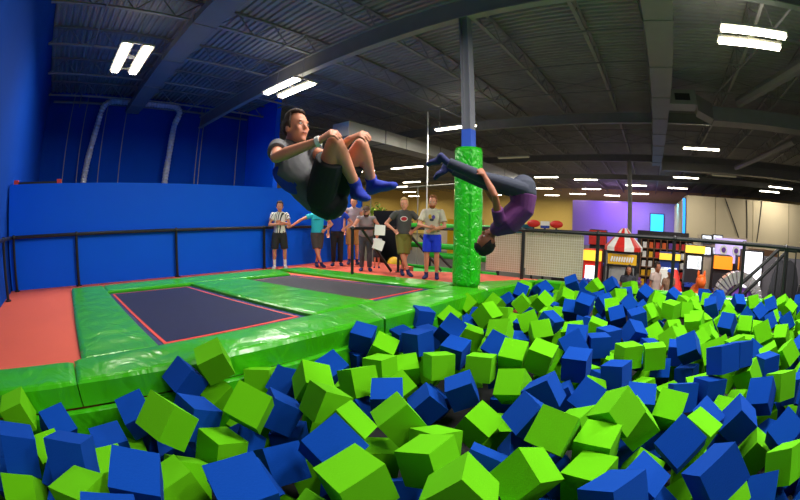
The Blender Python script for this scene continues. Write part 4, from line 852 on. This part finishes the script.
# ================================================================ foam cubes
SIDE = .25
def cube_proto(name, m, seed):
    bm = bmesh.new(); random.seed(seed); h = SIDE/2
    box(bm, (-h, -h, -h), (h, h, h)); bmesh.ops.bevel(bm, geom=bm.edges[:], offset=.0045, segments=2, profile=.6)
    return obj(name, bm, m)
CUBES = """G-2954,-757,-71,58,26,-793,605 B-2175,-664,53,500,-577,337,-551 B-2868,-405,-206,810,-264,170,-496 B-1957,-258,70,463,-692,-435,343
G-1967,-718,-159,581,-250,281,-722 G-1604,-248,30,76,-357,931,6 B-1550,73,109,67,-822,-537,177 G-2138,-44,-205,27,-677,-734,45
B-1227,-139,132,40,779,624,-51 B-2390,27,-183,55,-680,-730,28 B-2780,343,-173,225,2,-966,-127 G-2106,446,89,768,-256,-279,-516
G-2060,763,-215,747,-123,-110,-644 G-1998,445,-288,674,-21,-269,-688 G-1750,306,-152,606,-418,514,-439 B-1216,499,133,140,-759,-632,62
B-1674,985,-189,313,-671,-577,344 B-2237,1457,-479,9,-301,953,37 B-2294,708,-50,747,-178,-133,-627 G-2086,1055,27,413,-478,-775,-9
G-2918,1148,-241,201,113,-950,-209 G-2877,1162,96,163,97,-211,959 B-2940,883,-39,27,-135,361,-922 G-2900,1632,-219,903,-28,-139,-406
B-2899,1965,-303,218,913,345,5 B-2603,1747,-188,705,318,-572,-273 B-2225,1381,-175,677,-356,-642,58 G-2262,1760,-43,224,260,119,932
G-1928,1608,-59,614,-178,-158,-753 G-2116,2150,-109,191,104,975,-50 G-1542,1437,-42,314,159,-923,155 B-1313,1117,72,680,-101,351,-636
G-1002,982,75,113,-62,-133,983 G-1433,1844,-96,549,7,-733,-402 G-1104,1817,-186,599,-22,-173,-781 G-951,1520,-66,690,126,-124,-702
G-593,1240,56,184,-522,-761,339 B-1322,1240,-259,432,58,800,-412 B-1143,1594,-510,380,125,-267,-876 G-1518,1731,-437,428,-47,-58,-901
B-1767,2126,-148,770,-548,-210,250 G-2058,2696,-366,171,-168,-914,-326 G-2247,3024,-305,135,-387,-901,-140 G-2338,2694,-210,67,-16,997,-32
B-2874,3002,-69,139,240,-953,-124 B-2950,2998,-331,68,-36,-994,-83 B-2695,2359,-229,645,-17,318,-695 G-2560,2985,-134,234,-266,138,-925
B-2907,4241,-68,480,-110,3,-870 B-2873,3727,-248,47,-134,-989,-48 B-2307,3297,-66,60,77,995,10 B-2523,3814,-188,91,-53,-994,9
B-2119,3662,20,689,-55,409,-596 G-2006,3981,-128,662,-684,-62,300 G-2902,5591,-120,478,146,487,-716 G-1990,4403,71,349,-99,-932,-32
G-1607,3961,-5,329,-939,-79,-68 G-2670,6241,-190,437,262,387,-769 B-2406,6844,-36,636,188,474,-580 B-2021,7193,-25,506,14,376,-776
G-2144,6200,-117,347,170,687,-615 G-1723,6104,-27,411,-676,-608,68 G-1230,4390,-59,349,-893,-283,30 G-1462,4614,-6,514,-810,-271,-83
B-1480,3628,-57,561,230,374,-701 B-1516,4234,-190,691,-604,-196,345 G-934,3448,-13,113,23,-989,-96 G-1434,3129,-110,29,-95,991,-84
G-1212,3402,-38,866,-494,-6,79 G-1012,2933,-142,60,83,389,-916 B-1200,3296,-550,15,-61,998,28 B-685,2809,-86,662,-224,-202,686
B-553,3454,-28,30,25,996,86 B-705,3891,9,357,71,491,-791 B-471,4384,-95,979,-19,-40,200 G-1874,3059,-168,29,-454,886,-92
B-1875,3386,-118,70,49,-989,-118 B-1461,2817,-250,480,-48,-209,851 B-1712,2632,-392,387,-122,-378,832 G-1064,2382,-287,250,-689,-669,128
B-622,2291,-48,331,-131,-421,834 G-392,2053,32,70,45,-445,892 G-95,2132,-70,45,72,993,78 G-406,1651,-57,244,-233,-928,157
G-61,1858,-136,729,-656,38,-191 B113,1528,17,248,278,926,-53 G-30,2391,67,484,-666,-564,63 G136,2591,-91,132,396,-617,667
G417,2885,-97,106,-21,-330,938 B469,2164,24,313,-833,-366,-274 G625,2429,-40,139,-273,-952,-12 B709,2748,-103,475,-27,241,-846
B1055,2755,-66,294,391,641,-591 G1345,2713,-323,191,-745,-627,125 B657,1700,123,212,342,-215,-890 B1139,1964,-193,36,67,-343,-936
B221,1777,-57,174,199,-19,964 G832,1834,-128,33,505,577,-641 G1394,2130,-65,455,-839,-258,150 B1478,2513,-52,267,292,244,-885
B1782,2609,-159,315,677,141,-650 B938,3478,187,167,494,851,-63 B1228,3857,129,938,-143,-30,315 B1762,4145,-69,100,594,797,29
G1653,3311,24,155,537,825,-78 B1370,3126,-13,58,-769,-489,-407 G1427,3887,-106,696,-579,-6,-424 G2226,4533,-49,472,-807,-339,-108
G1892,4909,102,488,-836,-73,-243 G1901,4424,-49,17,951,-97,292 G2525,5551,-75,836,-437,34,-328 B2808,6040,26,507,-802,-105,-299
B2966,7448,40,449,-841,66,-294 B40,7640,32,791,374,-109,472 B-269,6617,-17,482,83,520,-700 B660,7712,9,300,-823,-481,-11 G533,6223,50,458,43,49,-886
G799,6560,-10,562,-796,-147,173 B1380,6764,51,197,102,960,171 G1409,7436,24,487,-852,163,-105 G1654,6481,-20,405,149,455,-779
B1503,5735,4,141,251,866,409 G501,4985,-93,95,363,486,-790 G884,5816,-66,794,-602,-46,-70 G899,4670,-29,216,-919,-145,-296
G977,4162,7,423,-879,-66,-211 B684,4348,6,486,-142,-404,-762 B743,4387,-350,112,241,964,-26 B582,4680,-162,997,66,-33,-27 G-68,4121,-83,53,476,878,-4
G247,4176,-74,76,-67,995,-21 B373,4341,-322,207,-663,-660,-285 B-144,3658,-149,97,172,980,-17 B-280,2878,-99,418,331,257,-806
B133,2894,-75,17,1,151,-988 B559,3250,-125,73,51,-181,-979 B834,3324,-81,256,8,-99,-962 B-1515,7512,118,579,72,-316,748
B-696,7758,117,137,304,489,-806 B-936,5816,68,88,-66,-965,-236 B-680,6541,-24,383,-22,357,-852 G-794,6802,-203,44,-43,990,123
G-504,6198,-19,904,-410,-118,17 G-609,5014,-82,41,-987,-37,152 G-480,7118,17,500,-824,-221,149 B-43,5688,-22,185,129,89,-970
B-58,5020,-70,274,-429,-861,6 B-1200,5998,-80,45,56,-932,-356 B-730,4232,-16,41,9,265,-963 B-387,4775,-102,403,24,1,-915
G-1479,6769,-36,805,-370,-249,-391 G-1704,7751,-77,124,-45,-820,-556 B-376,5851,-68,902,-391,-184,9 G117,6155,-38,383,-785,-448,190
G2579,7712,29,560,-818,-31,-129 B2014,6319,10,286,312,500,-755 B2489,6859,-12,238,259,382,-855 G3522,7830,12,149,365,342,-853
G3330,7554,63,752,-524,-79,-392 G3353,7186,35,359,133,319,-867 B2132,7470,33,317,-943,-89,50 B2472,6253,-35,249,45,497,-830
G1897,5931,-52,107,129,888,428 B-1647,5030,-182,37,132,976,171 G-2612,4505,-114,589,91,352,-722 G3272,4393,-11,987,-132,-17,-91
B-2191,7556,-66,960,85,-260,-61 B4468,6971,0,938,327,-92,-65 G2417,1952,-68,163,-226,772,571 G3275,3394,-43,939,-160,51,-300
G4088,5496,-60,178,-555,-52,-811 G4220,6039,-6,990,-68,-78,97 G1596,1442,-121,960,254,77,-86 B3668,5811,-72,399,508,-594,-480
G3019,7785,8,88,674,-587,440 B766,-1002,-92,984,-103,119,-84 G4026,7084,-17,963,-108,-246,8 G4740,7316,29,189,374,-79,-905
B3344,5131,-53,481,-615,-472,409 B-2368,4128,-206,741,-554,-21,379 B2602,3764,-33,498,-254,735,-383 G2100,2146,-54,554,-69,-828,-49
G3076,5565,-86,956,13,-267,-123 G4104,4926,-28,903,378,-36,201 G567,1335,-93,942,-138,298,-69 G706,662,-41,690,417,161,-570
G2955,4092,-34,706,-89,283,-644 B2902,2705,-113,966,127,227,3 G1037,213,-113,960,-80,-91,-250 G782,-95,-13,970,-191,23,-147
G1587,1019,-88,463,814,-319,-147 G-960,533,-11,140,-182,-802,-552 G-1027,7491,92,918,96,356,-144 G2643,3299,-26,155,246,-885,364
B4167,7485,31,877,429,-156,153 G3872,6733,24,962,190,-26,194 B3416,6061,-43,765,436,-466,-87 G3878,4670,-95,977,93,152,-119
B1700,7701,49,361,887,277,78 B-2500,5247,-226,558,-246,-273,-744 G2192,1352,-120,985,152,4,-85 G1060,7066,-9,976,134,-157,-66
G4647,5251,-26,437,443,562,545 B-1092,6912,-28,781,533,-152,-286 B1037,-453,-83,256,-764,-591,32 B1396,158,-125,971,157,-149,-104
B-1453,-1274,-114,349,-501,-531,-587 B1438,737,-25,920,32,-74,-383 G-351,-741,-81,844,398,351,-75 G-926,-201,-82,376,-152,-235,-883
G1090,5131,-84,889,177,-421,-37 B-497,897,-85,274,-14,695,665 B3701,7204,29,976,-121,-48,-176 G3382,6363,67,921,-355,-111,114
B3189,2988,-22,583,39,801,129 G3543,5445,-19,406,450,226,-762 B2515,4660,-13,750,234,-173,-594 G1968,1777,-119,347,750,-560,-59
B1052,622,-105,294,-663,620,-300 B3220,4807,-128,858,-280,329,276 G3851,3938,-48,216,211,-925,-232 G2923,5233,-121,893,-175,-28,-415
B3026,3577,-109,308,439,379,754 B3591,3731,-49,347,202,-796,-454 G2236,2773,-97,251,734,354,522 G-565,514,-100,626,555,-100,-540
G4739,6566,-48,984,24,-30,-172 G381,806,-27,634,-470,-35,613 G1440,4499,-125,985,27,-169,-8 G-1076,-702,-86,325,-265,362,832
B4359,4664,-63,993,38,-114,-24 B-541,-1206,-66,927,-6,314,203 B1998,3627,-123,90,-528,832,-143 G-2391,-1189,-159,940,168,237,-182
B4617,5942,-5,989,118,-7,92 B4184,6682,12,200,227,-186,-935 B-1290,7740,11,892,-118,-437,1 B-2210,4734,-127,895,-55,-355,265
G-967,3769,-88,765,559,321,25 B958,1365,-75,992,-76,94,38 B380,-675,-128,536,-828,3,164 G257,-1264,-73,707,203,568,-369 G4791,6909,93,938,8,311,-152
B1504,7067,79,844,429,312,-81 B2347,2427,-62,976,152,-24,-155 G-849,4643,-79,981,153,-119,-2 G-149,893,-53,831,387,-109,-384
B3427,3973,-85,97,513,798,-301 B2269,1648,-51,155,773,513,-339 B4644,7655,80,543,373,-351,665 G265,1124,-38,80,-926,-369,2
B2950,4408,-47,308,178,913,202 B-2033,-1201,-152,800,310,-151,491 B1713,547,-103,350,-812,-353,-306 G-289,7795,86,856,-187,-14,481
G2122,5399,-121,985,68,-103,120 B-1478,-858,-108,575,-432,-258,-645 B1390,7813,61,276,686,-48,671 G1494,6073,-50,389,229,-633,629
B1753,4736,-120,399,-328,17,-856 B4488,5632,-24,992,7,-78,97 G3832,6403,31,903,312,-287,63 B-1250,4877,-42,679,-673,292,35
B586,-1272,-81,532,281,580,-548 B-701,-439,-98,667,185,603,-396 B744,1047,-77,234,940,248,-14 B2474,4096,-88,800,-446,396,59
G-2472,-494,-210,243,5,-714,-656 B-2783,-1146,-190,327,68,937,-102 B-2141,-386,-188,423,-157,782,430 B-2535,6560,-213,878,-348,-330,-9
G3605,3366,-79,117,168,975,84 B2568,2958,-93,403,-184,-890,-108 G-2515,7376,-74,182,-961,-130,166 G1025,7713,-2,214,-148,257,931
B-701,-927,-104,978,24,-37,205 B3965,4249,-51,987,-102,-30,-117 B-2163,4411,-167,422,228,876,55 B-26,-979,-58,115,-301,410,853
B1768,2083,-52,700,-160,307,624 B2046,3293,-33,527,-171,-135,-821 G892,7388,-48,589,-189,726,302 G2362,3465,-82,554,-569,-597,112
G1005,6129,-80,959,200,-104,-172 B-368,7494,-9,140,117,978,104 G-2222,5549,-195,433,-524,-562,-471 G4845,6171,-88,955,181,-121,200
B4897,5539,-63,934,230,205,-183 G4560,6304,6,592,748,298,39 B-1452,627,-59,852,181,-395,-293 B1910,2914,-37,364,-540,-441,-617
G1227,1057,-42,770,-611,181,-19 G274,6876,41,364,753,-536,115 G3138,5890,-7,697,-112,-62,705 B3936,7807,87,397,391,724,406
G-1337,5343,-104,934,-295,199,-20 G1011,6729,-26,366,782,-361,353 G1505,4954,-110,825,-111,555,-2 B-2671,628,-267,626,769,-98,87
G1884,5545,-235,994,20,-10,-104 G249,5349,-167,887,-319,-298,153 G-2175,7023,-248,199,-143,969,-8 G2202,6031,-146,366,559,-689,282
G586,5911,-211,877,-419,-118,201 G2876,6878,-113,877,375,-299,-24 B-25,6852,-138,883,65,-365,-289 B3362,5726,-236,943,58,257,-205
G-2444,3466,-352,690,-148,-205,678 B212,4874,-231,947,9,63,315 G-1805,7354,-192,83,474,-424,767 G-1933,5420,-288,221,-698,-641,-231
G-447,1315,-179,339,-210,253,881 G1230,3377,-245,353,143,-885,268 B-1812,-475,-270,169,-76,-608,772 B4179,6308,-156,495,651,549,173
G3252,6502,-199,73,-180,-773,604 G1820,7342,-72,755,316,-573,33 B-1861,6730,-126,957,271,106,21 G3601,4349,-146,991,-6,-34,126
G3927,5249,-227,258,-308,-395,826 G-2350,2333,-313,956,172,-226,69 G3773,7561,-116,753,546,177,-321 B-2399,550,-351,963,240,-29,-116
B3910,6097,-203,943,-76,-207,248 B-1358,280,-227,980,137,-68,125 B490,7031,-158,79,897,-236,365 B-2520,4788,-273,914,261,-310,-24
B3602,4914,-181,290,280,-685,607 G1395,5358,-247,853,433,-271,110 G-300,2525,-178,960,-6,-236,-152 B-1356,-126,-205,989,32,141,15
G2696,2346,-239,972,-20,11,233 G4388,7815,-139,385,432,-580,573 B-2467,7640,-277,119,653,328,673 G-1357,-462,-232,181,-460,258,-830
G641,5509,-180,449,787,421,46 G2018,6716,-200,89,354,-905,-217 G-1274,7261,-145,520,363,224,-740 G2753,5803,-204,251,927,277,43
B-741,1796,-219,381,-718,360,-458 B514,1642,-242,136,952,225,-158 G-1224,-1015,-150,232,579,-412,-665 B-1681,6407,-202,641,-34,63,-765
G1082,4471,-248,982,-190,-6,-14 G295,6551,-104,613,677,-248,323 G1245,4115,-216,947,-42,164,-274 B4867,7074,-194,592,444,369,563
G1365,1648,-225,462,34,-834,-300 G1187,6491,-176,407,-288,-664,557 B-945,-1178,-142,790,171,-467,358 G803,3708,-234,990,-2,-135,41
B2566,4963,-226,439,691,346,-458 G1899,1053,-207,626,-73,767,-120 G4374,5256,-244,903,193,261,-281 B-945,7734,-150,831,246,252,-430
B-876,7270,-108,967,199,-158,23 G-1093,811,-179,938,316,-127,-59 G-1501,5669,-187,992,75,90,-36 G1293,1348,-132,445,283,-670,-522
G1199,5860,-182,699,434,186,-538 G875,-781,-228,971,-141,-93,-167 G-1041,309,-238,697,-231,-248,632 G1886,1413,-234,985,130,-75,-82
B-2308,-894,-287,515,212,812,-172 G2522,4393,-247,398,8,-327,857 G4353,7256,-149,953,-204,-184,-126 G1007,3066,-195,862,48,-308,400
G2901,4912,-226,584,221,-781,24 B-759,5538,-182,994,-78,72,-13 B45,4556,-236,220,-639,657,334 G1839,6287,-220,957,69,215,185
B303,2987,-343,876,-388,260,120 B-834,4123,-275,827,534,173,-27 G3111,6126,-253,806,179,212,523 B-313,2063,-336,857,340,365,-129
B-1161,6357,-294,788,518,63,326 G-243,4317,-331,989,30,137,-49 G269,2298,-349,641,-15,253,-724 B1791,3650,-386,482,-298,-326,757
B1869,2298,-329,477,-500,649,318 G680,2488,-345,460,458,-538,538 G-2711,1330,-526,945,254,163,129 G697,2123,-341,815,-437,-359,-126
G-2294,1844,-455,963,-192,-50,-181 B-551,6601,-300,917,179,-213,286 G-536,3941,-328,415,321,-627,-575 G-403,5017,-381,83,-274,872,-397
G-1436,6233,-270,930,-365,13,45 B1546,2307,-347,938,167,-263,150 B3199,7276,-232,894,346,48,-280 G173,3850,-381,650,-602,166,-433
G-2446,1312,-502,556,406,-151,710 B-1244,5394,-390,263,-217,-802,491 G-778,3526,-319,960,-221,131,108 G-2699,157,-496,540,-841,23,-14
B-592,3167,-284,590,283,402,641 B400,6367,-352,572,-722,381,80 G1574,3312,-301,977,79,-196,20 B-1408,3667,-388,603,-744,-18,-288
B416,1895,-353,691,-555,-198,-419 G-896,3831,-355,675,-543,284,412 B-2764,435,-545,799,-201,533,-194 G-2150,3345,-407,634,-742,111,186
B-315,3881,-360,564,-616,-291,467 B-2021,2047,-366,671,620,-130,384 G-588,4640,-298,400,33,801,-444 G-2450,-1263,-475,906,110,-15,-409
G-1641,1237,-387,733,539,38,414 B-2271,1019,-396,799,28,457,390 G-367,3440,-307,344,-331,349,807 B1567,2995,-353,724,621,114,278
B-635,2211,-341,576,-598,526,-184 G-194,7767,-204,913,365,-135,-121 B-2166,6724,-423,971,-79,178,142 B1646,1845,-345,633,128,165,745
G-2203,4626,-448,927,-158,-236,-244 G3574,7424,-215,165,-331,742,559 G-1098,4908,-292,215,-752,552,-289 G981,4774,-295,701,525,-250,413
B-528,4360,-421,304,-688,566,337 G-978,2658,-473,761,-282,-560,-168 B1384,2025,-392,984,31,78,160 B245,6977,-413,986,-128,88,-52
G525,3979,-456,821,91,-113,-552 G-1808,3617,-509,538,-527,261,-604 B-379,1816,-497,502,556,-519,412 B2528,4016,-426,88,2,-32,-996
B-1814,2925,-527,928,-314,187,-73 G227,4562,-504,829,324,-262,374 B996,2824,-423,415,-740,-451,-276 G-1548,861,-465,432,880,195,-11
B424,2736,-427,892,149,398,155 G595,5028,-466,385,174,-898,-122 G179,6721,-387,835,-54,-547,-28 G2235,4012,-497,490,-634,130,-584
B143,2750,-489,836,21,-112,-537 B-777,6488,-376,709,-366,98,-595 B1694,7536,-439,111,251,-929,250"""
ORD = ['first', 'second', 'third', 'fourth', 'fifth', 'sixth', 'seventh', 'eighth', 'ninth', 'tenth', 'eleventh', 'twelfth', 'thirteenth', 'fourteenth', 'fifteenth', 'sixteenth', 'seventeenth', 'eighteenth', 'nineteenth', 'twentieth']
items = []
for s in CUBES.split():
    v = [int(x)/1000 for x in s[1:].split(',')]; q = Quaternion(v[3:7]); q.normalize(); items.append([s[0], Vector(v[:3]), q])
items.sort(key=lambda it: (it[1]-EYE).length); rest = items[300:]; items = items[:300]
protos = {'G': cube_proto('foam_cube', M_lime, 1), 'B': cube_proto('foam_cube', M_cobalt, 2)}
used = set(); cells = {}
BANDS = [(450, 'nearest row'), (405, 'second row'), (365, 'third row'), (335, 'middle rows'), (312, 'upper rows'), (0, 'farthest row')]
ZON = [(90, 'by the left picture edge'), (180, 'below the near trampoline'), (270, 'below the pit edge pads'), (360, 'below the tucked jumper'), (450, 'left of the column pad'), (540, 'below the inverted jumper'), (620, 'below the net panels'), (700, 'below the striped booth'), (9999, 'by the right picture edge')]
for it in items:
    x, y = pix(it[1]); band = next(n for t_, n in BANDS if y >= t_); zn = next(n for t_, n in ZON if x < t_)
    R = it[2].to_matrix(); mz = max(abs(R[2][i]) for i in range(3))
    it += ['lying flat' if mz > .95 else 'tipped on an edge' if mz > .8 else 'standing on a corner']
    cells.setdefault((it[0], band, zn), []).append((x, it))
for (c, band, zn), lst in cells.items():
    lst.sort(key=lambda a: a[0])
    for k, (x, it) in enumerate(lst):
        pr = protos[c]
        o = pr if c not in used else pr.copy()
        if c in used: C.objects.link(o)
        used.add(c)
        o.location = it[1]; o.rotation_mode = 'QUATERNION'; o.rotation_quaternion = it[2]
        cn = 'lime green' if c == 'G' else 'cobalt blue'
        place = ORD[k]+' from left' if len(lst) > 1 else 'only one'
        tag(o, '%s foam cube, %s, %s, %s' % (cn, place, band, zn), 'foam cube', cn+' foam cubes in the pit')

random.seed(12)
for layer, n_ in ((-.06, 0), (-.3, 0)):
    gx = -.6
    while gx < 5.3:
        gy = -1.2
        while gy < 7.8:
            x, y = gx+random.uniform(-.04, .04), gy+random.uniform(-.04, .04)
            px, py = pix((x, y, -.05)); d = (Vector((x, y, 0))-Vector((0, 0, 0))).length
            if (px > 830 or py > 540 or (Vector((x, y, 0))).normalized().dot(FWD) < .2) and d > .75:
                q = Quaternion((random.gauss(0, 1), random.gauss(0, 1), random.gauss(0, 1), random.gauss(0, 1))); q.normalize()
                rest.append([random.choice('GB'), Vector((x, y, layer+random.uniform(-.05, .05))), q])
            gy += .33
        gx += .33
bm = bmesh.new()
for c, p, q in rest:
    h = SIDE/2; k = len(bm.verts); box(bm, (-h, -h, -h), (h, h, h), 0 if c == 'G' else 1); bm.verts.ensure_lookup_table()
    M = q.to_matrix()
    for v in bm.verts[k:]: v.co = M @ v.co + p
tag(obj('foam_cubes', bm, [M_lime, M_cobalt], loc=(1, 7, -.2)), 'small distant green and blue foam cubes heaped along the far side of the pit', 'foam cubes', 'foam cubes at the far side', 'stuff')
